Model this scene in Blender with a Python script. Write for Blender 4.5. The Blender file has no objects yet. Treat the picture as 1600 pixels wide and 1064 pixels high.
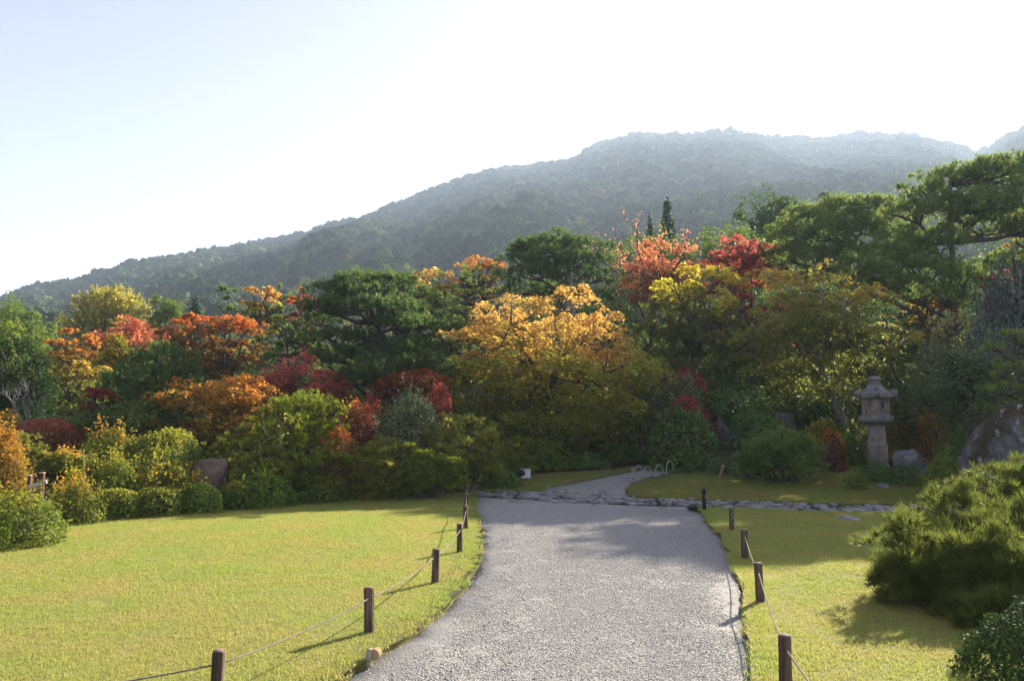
import bpy, bmesh, math, random
import numpy as np
from mathutils import Vector, Matrix, geometry

# ------------------------------------------------------------------ camera, sky, sun, exposure
S = bpy.context.scene
COL = S.collection
F = 1244.0                                   # focal length in pixels of the 1600 px wide photograph
PITCH = math.atan(123.0 / F)
CAM = np.array([0.0, 0.0, 2.0])
cd = bpy.data.cameras.new('camera'); cd.sensor_width = 36.0; cd.lens = 36.0 * F / 1600.0
cd.clip_start = 0.05; cd.clip_end = 9000
cam = bpy.data.objects.new('camera', cd); COL.objects.link(cam)
cam.location = CAM; cam.rotation_euler = (math.radians(90) + PITCH, 0, 0)
S.camera = cam

SUN_AZ, SUN_EL = math.radians(38.0), math.radians(25.2)
w = bpy.data.worlds.new('World'); S.world = w; w.use_nodes = True
nt = w.node_tree; bg = nt.nodes['Background']
sky = nt.nodes.new('ShaderNodeTexSky'); sky.sky_type = 'NISHITA'; sky.sun_disc = False
sky.sun_elevation = SUN_EL; sky.sun_rotation = SUN_AZ
sky.altitude = 60; sky.air_density = 0.8; sky.dust_density = 1.5; sky.ozone_density = 2.0
soft = nt.nodes.new('ShaderNodeHueSaturation'); soft.inputs['Hue'].default_value = 0.54; soft.inputs['Saturation'].default_value = 0.58   # a milky, moist sky
nt.links.new(sky.outputs[0], soft.inputs['Color']); nt.links.new(soft.outputs[0], bg.inputs[0]); bg.inputs[1].default_value = 0.053
sl = bpy.data.lights.new('sun', 'SUN'); sl.energy = 5.0; sl.angle = math.radians(0.55); sl.color = (1.0, 0.90, 0.74)
so = bpy.data.objects.new('sun', sl); COL.objects.link(so)
sd = Vector((math.sin(SUN_AZ) * math.cos(SUN_EL), math.cos(SUN_AZ) * math.cos(SUN_EL), math.sin(SUN_EL)))
so.rotation_euler = sd.to_track_quat('Z', 'Y').to_euler(); so.location = (40, 55, 40)
vs = S.view_settings
S.display_settings.display_device = 'sRGB'
vs.view_transform = 'Standard'; vs.look = 'None'; vs.exposure = 2.0; vs.gamma = 1.0; vs.use_curve_mapping = False
cy = S.cycles
cy.max_bounces = 8; cy.diffuse_bounces = 5; cy.glossy_bounces = 1; cy.transmission_bounces = 6
cy.volume_bounces = 1; cy.transparent_max_bounces = 4; cy.use_denoising = True
cy.sample_clamp_indirect = 6.0; cy.caustics_reflective = False; cy.caustics_refractive = False

# ------------------------------------------------------------------ small maths
def sstep(a, b, x):
    t = np.clip((np.asarray(x, float) - a) / (b - a), 0, 1); return t * t * (3 - 2 * t)
def _h(i, j, k, s):
    n = (i * 374761393 + j * 668265263 + k * 1274126177 + s * 974634787) & 0xffffffff
    n = ((n ^ (n >> 13)) * 1274126177) & 0xffffffff
    return ((n ^ (n >> 16)) & 0xffff) / 65535.0
def vnoise(x, y, z=0.0, seed=0):
    x, y, z = np.broadcast_arrays(np.asarray(x, float), np.asarray(y, float), np.asarray(z, float))
    xi, yi, zi = [np.floor(a).astype(np.int64) for a in (x, y, z)]
    u, v, t = x - xi, y - yi, z - zi
    u, v, t = u * u * (3 - 2 * u), v * v * (3 - 2 * v), t * t * (3 - 2 * t)
    r = 0
    for a in (0, 1):
        for b in (0, 1):
            for c in (0, 1):
                wt = (u if a else 1 - u) * (v if b else 1 - v) * (t if c else 1 - t)
                r = r + wt * _h(xi + a, yi + b, zi + c, seed)
    return r * 2 - 1
def fbm(x, y, z=0.0, seed=0, o=3):
    r, a = 0, 1.0
    for k in range(o):
        r = r + a * vnoise(x * 2 ** k, y * 2 ** k, z * 2 ** k if np.any(z) else 0.0, seed + k); a *= 0.5
    return r / 1.75
def ray(px, py):
    u = 532.0 - py
    d = np.array([px - 800.0, F * math.cos(PITCH) - u * math.sin(PITCH), F * math.sin(PITCH) + u * math.cos(PITCH)])
    return d / d[1]
def at(px, py, Y): return CAM + ray(px, py) * Y               # the point at depth Y behind a place in the photograph
def mpp(Y): return Y / F                                      # metres per photograph pixel at depth Y
def ground_z(x, y):
    x = np.asarray(x, float); y = np.asarray(y, float)
    yf = y; y = np.minimum(y, 80)
    z = 0.045 * (sstep(17, 25, y) * (y - 19)).clip(0)
    s = 0.09 + 0.12 * sstep(-14, 12, x)
    z = z + s * 4 * np.log1p(np.exp(np.clip((np.minimum(y, 100) - 31) / 4, -20, 30)))
    ye = np.interp(x, [-30, -9.4, -9, -8.7, -7.1, -4.9, -3.5, -1.8], [10.5, 11.5, 13.2, 15.8, 18.2, 20.4, 21.4, 22.2])
    z = z + 0.95 * sstep(.2, 5.0, y - ye) * sstep(-1.8, -3.6, x)
    z = z + 0.10 * np.exp(-(((x - 4.9) / 1.1) ** 2 + ((y - 10.3) / 0.8) ** 2))
    z = z * (1 - .85 * sstep(78, 130, yf))
    z = z + 0.05 * vnoise(x * .22, y * .22, 0, 5) * sstep(1.0, 3.0, np.abs(x - 1.2)) * sstep(3, 6, y)
    return z
def gpt(px, py):                                              # ground point seen at a place in the photograph
    d = ray(px, py); Y = 20.0
    for _ in range(40):
        g = float(ground_z(d[0] * Y, Y)); Yn = (g - CAM[2]) / d[2] if d[2] < -1e-4 else 60
        Y = .5 * Y + .5 * min(max(Yn, 3), 80)
    p = CAM + d * Y; return (p[0], p[1])

# ------------------------------------------------------------------ materials
MATS = {}
def newmat(name):
    m = bpy.data.materials.new(name); m.use_nodes = True; n = m.node_tree.nodes
    return m, m.node_tree, n['Principled BSDF'], n['Material Output']
def N(nt, t, **kw):
    n = nt.nodes.new(t)
    for k, v in kw.items(): setattr(n, k, v)
    return n
def ramp(nt, cols, pos=None):
    r = N(nt, 'ShaderNodeValToRGB'); e = r.color_ramp.elements
    pos = pos or [i / (len(cols) - 1) for i in range(len(cols))]
    while len(e) < len(cols): e.new(0.5)
    for i, c in enumerate(cols): e[i].position = pos[i]; e[i].color = (*c, 1)
    return r
def mixc(nt, fac, a, b, mode='MIX'):
    m = N(nt, 'ShaderNodeMix', data_type='RGBA', blend_type=mode)
    for sock, v in ((0, fac), (6, a), (7, b)):
        if hasattr(v, 'node'): nt.links.new(v, m.inputs[sock])
        else: m.inputs[sock].default_value = v if sock == 0 else (*v, 1)
    return m.outputs[2]
def leafmat(name, cols, top=None, t0=.55, t1=.85, trans=.45, rough=.6, spec=.15, vary=False, patch=False):
    GAIN = {'green_deep': 2.0, 'green_grey': 1.35, 'green_mid': 1.7, 'green_fresh': 1.25, 'green_yellow': .85, 'shrub_lawn': 1.2, 'shrub_tinged': 1.15, 'fern_green': 1.5, 'needle_deep': 1.6, 'needle_green': 1.85, 'needle_fresh': 1.55, 'needle_near': 1.05, 'needle_gold': 1.15, 'cypress': 1.15, 'undergrowth': 2.8, 'weeping_blue': 1.4, 'bamboo': 1.3, 'maple_olive': 1.55, 'forest_leaf': 1.0, 'forest_autumn': .9, 'maple_yellowgreen': 1.25, 'azalea_maroon': 1.35, 'maple_rust': 1.15, 'maple_gold': 1.1}
    k_ = GAIN.get(name, 1.0) * 1.28; wm = (1.22, 1.08, .8) if name.startswith(('green', 'needle', 'under', 'fern')) and name != 'needle_near' else (1, 1, 1); cols = [tuple(min(.62, v * k_ * q) for v, q in zip(c, wm)) for c in cols]; top = [tuple(min(.62, v * k_) for v in c) for c in top] if top else None
    m, nt, bs, out = newmat(name); L = nt.links.new
    a = N(nt, 'ShaderNodeAttribute', attribute_name='rnd')
    r = ramp(nt, cols); L(a.outputs['Fac'], r.inputs[0]); c = r.outputs[0]
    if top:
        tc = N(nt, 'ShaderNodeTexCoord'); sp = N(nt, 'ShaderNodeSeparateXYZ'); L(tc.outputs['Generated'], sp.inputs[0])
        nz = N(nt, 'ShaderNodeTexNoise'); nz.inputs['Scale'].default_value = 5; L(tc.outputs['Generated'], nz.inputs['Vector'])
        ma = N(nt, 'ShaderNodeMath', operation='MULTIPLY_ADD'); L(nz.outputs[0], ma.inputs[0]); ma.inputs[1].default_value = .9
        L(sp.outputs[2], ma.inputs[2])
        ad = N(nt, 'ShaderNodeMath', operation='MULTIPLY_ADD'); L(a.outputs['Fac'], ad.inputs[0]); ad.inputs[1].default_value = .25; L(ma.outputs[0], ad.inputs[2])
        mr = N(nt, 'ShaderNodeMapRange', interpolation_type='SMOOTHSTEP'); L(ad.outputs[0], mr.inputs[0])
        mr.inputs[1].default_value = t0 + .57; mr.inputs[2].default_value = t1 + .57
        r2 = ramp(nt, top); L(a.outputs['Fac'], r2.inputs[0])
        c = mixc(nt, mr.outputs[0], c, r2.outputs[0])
    L(c, bs.inputs['Base Color']); bs.inputs['Roughness'].default_value = rough
    bs.inputs['Specular IOR Level'].default_value = spec
    tr = N(nt, 'ShaderNodeBsdfTranslucent')
    hs = N(nt, 'ShaderNodeHueSaturation'); hs.inputs['Saturation'].default_value = 1.0; hs.inputs['Value'].default_value = 1.3
    L(c, hs.inputs['Color']); L(hs.outputs[0], tr.inputs[0])
    mx = N(nt, 'ShaderNodeMixShader'); mx.inputs[0].default_value = trans
    L(bs.outputs[0], mx.inputs[1]); L(tr.outputs[0], mx.inputs[2]); L(mx.outputs[0], out.inputs[0])
    if patch:
        ge = N(nt, 'ShaderNodeNewGeometry'); n1 = N(nt, 'ShaderNodeTexNoise'); n1.inputs['Scale'].default_value = .9; n1.inputs['Detail'].default_value = 5; L(ge.outputs['Position'], n1.inputs['Vector'])
        mr1 = N(nt, 'ShaderNodeMapRange'); L(n1.outputs[0], mr1.inputs[0]); mr1.inputs[1].default_value = .38; mr1.inputs[2].default_value = .66
        c3 = mixc(nt, 1.0, c, mixc(nt, mr1.outputs[0], (.86, 1.02, .85), (1.12, .98, 1.1)), 'MULTIPLY'); L(c3, bs.inputs['Base Color']); L(c3, hs.inputs['Color'])
    if vary:
        oi = N(nt, 'ShaderNodeObjectInfo'); vr = ramp(nt, [(.4, .46, .46), (.75, .82, .8), (1.1, 1.1, 1.0), (2.1, 1.85, 1.2)]); L(oi.outputs['Random'], vr.inputs[0]); c2 = mixc(nt, 1.0, c, vr.outputs[0], 'MULTIPLY'); L(c2, bs.inputs['Base Color']); L(c2, hs.inputs['Color'])
    MATS[name] = m; return m
def surfmat(name, cols, scale=4, rough=.85, detail=6, bump=.3, bscale=None, stretch=(1, 1, 1), spec=.3, pos=None, extra=None, ramp_in=(.3, .7), bdist=.03):
    m, nt, bs, out = newmat(name); L = nt.links.new
    tc = N(nt, 'ShaderNodeTexCoord'); mp = N(nt, 'ShaderNodeMapping'); mp.inputs['Scale'].default_value = stretch
    L(tc.outputs['Object'], mp.inputs[0])
    nz = N(nt, 'ShaderNodeTexNoise'); nz.inputs['Scale'].default_value = scale; nz.inputs['Detail'].default_value = detail
    nz.inputs['Roughness'].default_value = .65; L(mp.outputs[0], nz.inputs['Vector'])
    mr = N(nt, 'ShaderNodeMapRange'); L(nz.outputs[0], mr.inputs[0]); mr.inputs[1].default_value, mr.inputs[2].default_value = ramp_in
    r = ramp(nt, cols, pos); L(mr.outputs[0], r.inputs[0]); c = r.outputs[0]
    if extra: c = extra(nt, mp.outputs[0], c)
    L(c, bs.inputs['Base Color']); bs.inputs['Roughness'].default_value = rough; bs.inputs['Specular IOR Level'].default_value = spec
    b = N(nt, 'ShaderNodeBump'); b.inputs['Strength'].default_value = bump; b.inputs['Distance'].default_value = bdist
    n2 = N(nt, 'ShaderNodeTexNoise'); n2.inputs['Scale'].default_value = bscale or scale * 4; n2.inputs['Detail'].default_value = 8
    n2.inputs['Roughness'].default_value = .7
    L(mp.outputs[0], n2.inputs['Vector']); L(n2.outputs[0], b.inputs['Height']); L(b.outputs[0], bs.inputs['Normal'])
    MATS[name] = m; return m

# greens and autumn colours (some crowns also carry painted sun or shade)
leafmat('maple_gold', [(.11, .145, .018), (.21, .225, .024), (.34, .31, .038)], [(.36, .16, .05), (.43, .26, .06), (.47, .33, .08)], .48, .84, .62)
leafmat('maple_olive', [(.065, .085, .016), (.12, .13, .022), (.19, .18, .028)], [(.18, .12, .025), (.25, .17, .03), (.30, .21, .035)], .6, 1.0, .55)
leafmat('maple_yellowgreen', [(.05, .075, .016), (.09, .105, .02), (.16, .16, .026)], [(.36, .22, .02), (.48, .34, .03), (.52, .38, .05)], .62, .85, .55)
leafmat('maple_orange', [(.13, .10, .014), (.21, .14, .018), (.32, .18, .022)], [(0.369, 0.114, 0.021), (0.459, 0.194, 0.032), (0.492, 0.282, 0.053)], .55, .95, .55)  # turned leaves on top; the olive-brown lower ramp also holds painted shade
leafmat('maple_rust', [(.11, .075, .02), (.17, .10, .024), (.24, .12, .026)], [(0.344, 0.079, 0.021), (0.426, 0.123, 0.026), (0.476, 0.194, 0.042)], .68, .98, .55)  # top leaves turned red; brown lower ramp also paints the shade beneath
leafmat('maple_red', [(.15, .028, .022), (.24, .04, .03), (.32, .07, .045)], [(.44, .08, .07), (.54, .13, .10), (.56, .20, .11)], .5, .85, .55)
leafmat('maple_coral', [(.20, .09, .03), (.32, .13, .04), (.40, .17, .05)], [(0.410, 0.123, 0.063), (0.476, 0.176, 0.084), (0.492, 0.229, 0.095)], .35, .7, .55)
leafmat('azalea_red', [(.08, .024, .016), (.13, .035, .02), (.18, .05, .024)], [(.32, .065, .025), (.40, .10, .03), (.44, .15, .035)], .72, .98, .4)  # red leaves; the bright top ramp paints the sunlit rim
leafmat('azalea_maroon', [(.07, .022, .018), (.11, .03, .022), (.15, .045, .026)], [(.17, .035, .025), (.24, .045, .03), (.28, .07, .04)], .5, .9, .4)
leafmat('green_deep', [(.018, .042, .014), (.032, .066, .018), (.055, .095, .026)], None, trans=.3, spec=.08, rough=.6)
leafmat('green_grey', [(.035, .06, .032), (.06, .09, .05), (.10, .13, .08)], None, trans=.25, spec=.1, rough=.6)
leafmat('green_mid', [(.035, .065, .014), (.06, .10, .018), (.10, .14, .025)], None, trans=.4)
leafmat('green_fresh', [(.06, .10, .016), (.10, .15, .02), (.17, .21, .03)], None, trans=.5)
leafmat('green_yellow', [(.11, .13, .016), (.19, .20, .022), (.30, .28, .035)], None, trans=.55)
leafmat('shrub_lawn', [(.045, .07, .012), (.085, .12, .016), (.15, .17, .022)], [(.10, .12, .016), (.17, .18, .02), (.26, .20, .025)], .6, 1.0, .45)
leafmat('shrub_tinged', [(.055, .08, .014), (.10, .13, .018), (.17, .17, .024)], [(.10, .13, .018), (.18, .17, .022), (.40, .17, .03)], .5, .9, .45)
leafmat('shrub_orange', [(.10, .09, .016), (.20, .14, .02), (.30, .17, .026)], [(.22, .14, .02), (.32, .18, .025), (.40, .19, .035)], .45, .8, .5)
leafmat('fern_green', [(.03, .055, .012), (.055, .095, .016), (.09, .14, .022)], None, trans=.45)
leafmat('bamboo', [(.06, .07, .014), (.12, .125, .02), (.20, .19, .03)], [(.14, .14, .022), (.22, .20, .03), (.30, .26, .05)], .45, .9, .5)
leafmat('weeping_blue', [(.04, .055, .042), (.075, .095, .075), (.13, .155, .13)], None, trans=.2, spec=.2, rough=.6)
leafmat('cherry_leaf', [(.30, .12, .06), (.45, .18, .09), (.55, .28, .15)], None, trans=.5)
leafmat('pale_leaf', [(.20, .21, .05), (.34, .33, .10), (.45, .40, .20)], None, trans=.5)
leafmat('needle_deep', [(.024, .050, .022), (.042, .078, .028), (.085, .12, .04)], None, trans=.45, rough=.6, spec=.15)
leafmat('needle_green', [(.030, .055, .020), (.055, .090, .028), (.12, .15, .045)], None, trans=.5, rough=.6, spec=.15)
leafmat('needle_fresh', [(.046, .062, .013), (.085, .105, .018), (.17, .18, .04)], None, trans=.5, rough=.55, spec=.2)
leafmat('needle_near', [(.046, .062, .013), (.085, .105, .018), (.17, .18, .04)], None, trans=.5, rough=.55, spec=.2)
leafmat('needle_gold', [(.05, .08, .012), (.10, .14, .016), (.20, .23, .035)], None, trans=.45, rough=.55, spec=.2)
leafmat('cypress', [(.012, .034, .018), (.022, .054, .024), (.036, .078, .03)], None, trans=.25)
leafmat('camellia_dark', [(.016, .034, .010), (.028, .055, .014), (.05, .085, .022)], None, trans=.2, spec=.03, rough=.6)
leafmat('forest_leaf', [(.020, .038, .020), (.038, .060, .028), (.075, .095, .04)], None, trans=.08, spec=.0, vary=True)
leafmat('forest_autumn', [(.05, .06, .02), (.09, .09, .026), (.15, .12, .035)], None, trans=.08, spec=.0, vary=True)
leafmat('undergrowth', [(.014, .026, .010), (.026, .044, .014), (.050, .068, .022)], None, trans=.3, spec=.0)
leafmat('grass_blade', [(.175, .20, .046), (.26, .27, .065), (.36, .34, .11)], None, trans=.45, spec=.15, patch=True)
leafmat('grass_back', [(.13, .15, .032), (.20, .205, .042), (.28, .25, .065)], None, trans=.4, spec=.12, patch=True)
surfmat('bark', [(.05, .038, .028), (.10, .078, .058), (.17, .14, .11)], 6, .9, bump=.6, stretch=(1, 1, .35))
surfmat('bark_pale', [(.14, .11, .085), (.24, .20, .16), (.34, .30, .25)], 7, .9, bump=.5, stretch=(1, 1, .4))
surfmat('bark_grey', [(.20, .18, .17), (.32, .29, .27), (.42, .39, .37)], 8, .85, bump=.3)
surfmat('soil', [(.030, .024, .014), (.055, .042, .022), (.07, .07, .024)], 1.6, 1.0, bump=.5, bscale=14, spec=0)
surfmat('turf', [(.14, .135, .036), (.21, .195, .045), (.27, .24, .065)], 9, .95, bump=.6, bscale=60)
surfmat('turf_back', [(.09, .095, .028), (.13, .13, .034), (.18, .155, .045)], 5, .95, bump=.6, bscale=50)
surfmat('mountain_soil', [(.02, .03, .014), (.035, .045, .02)], .02, .95, bump=0)
def gravel_extra(nt, v, c):
    vo = N(nt, 'ShaderNodeTexVoronoi'); vo.inputs['Scale'].default_value = 55; nt.links.new(v, vo.inputs['Vector'])
    bw = N(nt, 'ShaderNodeRGBToBW'); nt.links.new(vo.outputs['Color'], bw.inputs[0])
    r = ramp(nt, [(.74, .74, .75), (.97, .97, .98), (1.22, 1.19, 1.15)]); nt.links.new(bw.outputs[0], r.inputs[0])
    return mixc(nt, 1.0, c, r.outputs[0], 'MULTIPLY')
surfmat('gravel_bed', [(.30, .295, .285), (.355, .345, .33), (.41, .395, .375)], .55, .95, bump=.8, bscale=70, extra=gravel_extra)
def pebble_mat(name, cols):
    m, nt, bs, out = newmat(name); a = N(nt, 'ShaderNodeAttribute', attribute_name='rnd')
    r = ramp(nt, cols); nt.links.new(a.outputs['Fac'], r.inputs[0]); nt.links.new(r.outputs[0], bs.inputs['Base Color'])
    bs.inputs['Roughness'].default_value = .9; bs.inputs['Specular IOR Level'].default_value = .2; MATS[name] = m
pebble_mat('pebble', [(.29, .28, .265), (.36, .345, .32), (.415, .395, .36), (.49, .46, .415)])
def lichen(nt, v, c):
    n = N(nt, 'ShaderNodeTexNoise'); n.inputs['Scale'].default_value = 3.1; n.inputs['Detail'].default_value = 5; nt.links.new(v, n.inputs['Vector'])
    mr = N(nt, 'ShaderNodeMapRange'); nt.links.new(n.outputs[0], mr.inputs[0]); mr.inputs[1].default_value = .56; mr.inputs[2].default_value = .66
    return mixc(nt, mr.outputs[0], c, (.36, .37, .34))
surfmat('rock_grey', [(.10, .10, .105), (.20, .20, .205), (.30, .30, .30)], 3.5, .9, bdist=.12, bump=1.0, bscale=9, extra=lichen)
surfmat('rock_dark', [(.045, .04, .038), (.09, .08, .072), (.14, .125, .115)], 3, .9, bdist=.12, bump=1.0, bscale=9)
surfmat('rock_brown', [(.16, .11, .085), (.27, .19, .15), (.40, .31, .26)], 4, .9, bdist=.12, bump=1.0, bscale=9)
def mossy(nt, v, c):
    n = N(nt, 'ShaderNodeTexNoise'); n.inputs['Scale'].default_value = 1.1; n.inputs['Detail'].default_value = 6; nt.links.new(v, n.inputs['Vector'])
    mr = N(nt, 'ShaderNodeMapRange'); nt.links.new(n.outputs[0], mr.inputs[0]); mr.inputs[1].default_value = .46; mr.inputs[2].default_value = .56
    n2 = N(nt, 'ShaderNodeTexNoise'); n2.inputs['Scale'].default_value = 4.3; n2.inputs['Detail'].default_value = 4; nt.links.new(v, n2.inputs['Vector'])
    m2 = N(nt, 'ShaderNodeMapRange'); nt.links.new(n2.outputs[0], m2.inputs[0]); m2.inputs[1].default_value = .58; m2.inputs[2].default_value = .64
    return mixc(nt, m2.outputs[0], mixc(nt, mr.outputs[0], c, (.07, .055, .028)), (.33, .33, .30))
surfmat('rock_mossy', [(.065, .068, .068), (.13, .135, .135), (.23, .235, .23)], 4, .9, bdist=.12, bump=1.0, bscale=7, extra=mossy)
surfmat('flagstone', [(.12, .118, .115), (.23, .225, .215), (.37, .355, .34)], 5, .9, bump=.9, bscale=12)
surfmat('lantern_stone', [(0.125, 0.120, 0.114), (0.218, 0.208, 0.192), (0.312, 0.296, 0.270)], 5, .92, bump=.8, bscale=22)
surfmat('lantern_stone_warm', [(0.160, 0.130, 0.100), (0.260, 0.215, 0.170), (0.340, 0.290, 0.240)], 5, .92, bump=.7, bscale=22)
surfmat('post_wood', [(.028, .019, .013), (.095, .066, .046), (.25, .185, .135)], 22, .85, bump=.7, bscale=55, stretch=(1, 1, .07))
surfmat('post_top', [(.10, .07, .05), (.18, .13, .095), (.27, .21, .16)], 26, .9, bump=.5)
surfmat('rope', [(.14, .115, .085), (.24, .20, .155), (.34, .29, .23)], 60, .9, bump=.6, bscale=160)
surfmat('black_paint', [(.008, .008, .009), (.015, .015, .016)], 8, .5, bump=.1)
surfmat('pale_wood', [(.36, .30, .25), (.50, .43, .37), (.62, .56, .50)], 12, .8, bump=.3, stretch=(.15, 1, 1))
surfmat('brown_wood', [(.06, .03, .022), (.10, .05, .035), (.15, .085, .06)], 14, .8, bump=.4, stretch=(1, 1, .15))
surfmat('orange_wood', [(.22, .12, .06), (.34, .19, .09), (.45, .27, .14)], 14, .8, bump=.4, stretch=(1, 1, .15))
surfmat('bamboo_hoop', [(.26, .25, .22), (.36, .345, .31), (.46, .44, .40)], 9, .6, bump=.1)
surfmat('white_board', [(.72, .74, .76), (.80, .81, .82)], 5, .5, bump=.05)
surfmat('log_wood', [(.26, .23, .15), (.36, .33, .22), (.44, .40, .30)], 9, .9, bump=.5, stretch=(1, 1, .2))
surfmat('log_end', [(.36, .22, .12), (.50, .34, .20), (.60, .44, .30)], 14, .9, bump=.4)

# ------------------------------------------------------------------ mesh helpers
TRIS = [0]
def np_mesh(name, V, Fc, mat, rnd=None, smooth=False):
    V = np.asarray(V, np.float32); Fc = np.asarray(Fc, np.int32); k = Fc.shape[1]; n = len(Fc)
    me = bpy.data.meshes.new(name)
    me.vertices.add(len(V)); me.vertices.foreach_set('co', V.ravel())
    me.loops.add(n * k); me.loops.foreach_set('vertex_index', Fc.ravel())
    me.polygons.add(n); me.polygons.foreach_set('loop_start', np.arange(0, n * k, k, dtype=np.int32))
    if smooth: me.polygons.foreach_set('use_smooth', np.ones(n, bool))
    me.update(calc_edges=True)
    if rnd is not None:
        a = me.attributes.new('rnd', 'FLOAT', 'FACE'); a.data.foreach_set('value', np.asarray(rnd, np.float32))
    if mat: me.materials.append(MATS[mat])
    TRIS[0] += n * (k - 2)
    return me
def py_mesh(name, V, Fc, mats, smooth=False, midx=None):
    me = bpy.data.meshes.new(name); me.from_pydata([tuple(map(float, v)) for v in V], [], [tuple(int(i) for i in f) for f in Fc])
    for m in ([mats] if isinstance(mats, str) else mats): me.materials.append(MATS[m])
    if smooth: me.polygons.foreach_set('use_smooth', np.ones(len(me.polygons), bool))
    if midx is not None: me.polygons.foreach_set('material_index', np.asarray(midx, np.int32))
    me.update(); TRIS[0] += sum(len(f) - 2 for f in Fc)
    return me
def link(name, data, parent=None, loc=None):
    o = bpy.data.objects.new(name, data); COL.objects.link(o)
    if parent: o.parent = parent
    if loc is not None: o.location = loc
    return o
def tag(o, label, cat=None, group=None, kind=None):
    if label: o['label'] = label
    if cat: o['category'] = cat
    if group: o['group'] = group
    if kind: o['kind'] = kind
    return o
def thing(name, label, cat, loc, rz=0, group=None):
    o = link(name, None, None, loc); o.rotation_euler = (0, 0, rz); o.empty_display_size = .2
    return tag(o, label, cat, group)
class MB:                                                     # collects tubes, boxes and lathes into one mesh
    def __init__(s): s.v = []; s.f = []; s.m = []
    def add(s, V, Fc, m=0):
        b = len(s.v); s.v.extend([tuple(p) for p in V]); s.f.extend([tuple(i + b for i in f) for f in Fc]); s.m.extend([m] * len(Fc)); return s
    def tube(s, pts, rad, n=6, cap=True, m=0):
        pts = [Vector(p) for p in pts]; V = []; Fc = []; ref = Vector((.31, .87, .39))
        for i, p in enumerate(pts):
            d = (pts[min(i + 1, len(pts) - 1)] - pts[max(i - 1, 0)])
            if d.length < 1e-6: d = Vector((0, 0, 1))
            d.normalize(); a = d.cross(ref)
            if a.length < .1: a = d.cross(Vector((1, 0, 0)))
            a.normalize(); b = d.cross(a)
            for k in range(n):
                t = 2 * math.pi * k / n; V.append(p + (a * math.cos(t) + b * math.sin(t)) * rad[i])
        for i in range(len(pts) - 1):
            for k in range(n):
                k2 = (k + 1) % n; Fc.append((i * n + k, i * n + k2, (i + 1) * n + k2, (i + 1) * n + k))
        if cap: Fc.append(tuple(range(n))[::-1]); Fc.append(tuple((len(pts) - 1) * n + k for k in range(n)))
        return s.add(V, Fc, m)
    def box(s, c, d, R=None, m=0):
        V = [Vector((x * d[0] / 2, y * d[1] / 2, z * d[2] / 2)) for x in (-1, 1) for y in (-1, 1) for z in (-1, 1)]
        if R: V = [R @ v for v in V]
        V = [v + Vector(c) for v in V]
        return s.add(V, [(0, 1, 3, 2), (4, 6, 7, 5), (0, 4, 5, 1), (2, 3, 7, 6), (0, 2, 6, 4), (1, 5, 7, 3)], m)
    def lathe(s, prof, n=24, rot=0, m=0, cap=True):
        V = [(r * math.cos(rot + 2 * math.pi * k / n), r * math.sin(rot + 2 * math.pi * k / n), z) for r, z in prof for k in range(n)]
        Fc = [(i * n + k, i * n + (k + 1) % n, (i + 1) * n + (k + 1) % n, (i + 1) * n + k) for i in range(len(prof) - 1) for k in range(n)]
        if cap: Fc += [tuple(range(n))[::-1], tuple((len(prof) - 1) * n + k for k in range(n))]
        return s.add(V, Fc, m)
    def mesh(s, name, mats, smooth=False): return py_mesh(name, s.v, s.f, mats, smooth, s.m)

def unit(v): return v / np.maximum(np.linalg.norm(v, axis=1, keepdims=True), 1e-9)
def leaf_mesh(name, P, Nn, size, asp, rnd, mat, rng, along=None):
    """folded diamond leaves: P centres, Nn normals, size half lengths"""
    n = len(P); Nn = unit(Nn)
    t = rng.normal(size=(n, 3)) if along is None else along + rng.normal(size=(n, 3)) * .25
    t = unit(t - Nn * (t * Nn).sum(1, keepdims=True)); b = np.cross(Nn, t)
    s = np.asarray(size).reshape(-1, 1) * np.ones((n, 1)); up = Nn * s * .18
    V = np.stack([P + t * s, P + b * s * asp + up, P - t * s, P - b * s * asp + up], 1).reshape(-1, 3)
    return np_mesh(name, V, np.arange(n * 4).reshape(-1, 4), mat, rnd)
def needle_mesh(name, B, D, length, width, rnd, mat, rng):
    n = len(B); D = unit(D); a = unit(np.cross(D, rng.normal(size=(n, 3)))); L = np.asarray(length).reshape(-1, 1); W = np.asarray(width).reshape(-1, 1)
    V = np.stack([B - a * W / 2, B + a * W / 2, B + D * L], 1).reshape(-1, 3)
    return np_mesh(name, V, np.arange(n * 3).reshape(-1, 3), mat, rnd)

# ------------------------------------------------------------------ foliage generators (local coordinates, z = 0 at the foot of the crown)
def sphere_dirs(rng, n, zmin=-1.0):
    z = rng.uniform(zmin, 1, n); a = rng.uniform(0, 2 * math.pi, n); r = np.sqrt(1 - z * z)
    return np.stack([r * np.cos(a), r * np.sin(a), z], 1)
def clump_centres(rng, W, D, H, k, zmin=-.55, inner=.45, lump=.2):
    d = sphere_dirs(rng, k * 6, zmin)                         # blue-noise like choice of well spread centres
    keep = [0]
    dist = np.linalg.norm(d - d[0], axis=1)
    while len(keep) < k:
        i = int(np.argmax(dist * rng.uniform(.75, 1, len(d)))); keep.append(i); dist = np.minimum(dist, np.linalg.norm(d - d[i], axis=1))
    d = d[keep]; r = rng.uniform(.70, 1.0, k) * (1 + lump * rng.uniform(-1, .35, k))
    m = rng.random(k) < .22; r[m] *= inner
    return d * r[:, None] * np.array([W / 2, D / 2, H / 2]) + np.array([0, 0, H / 2])
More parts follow.
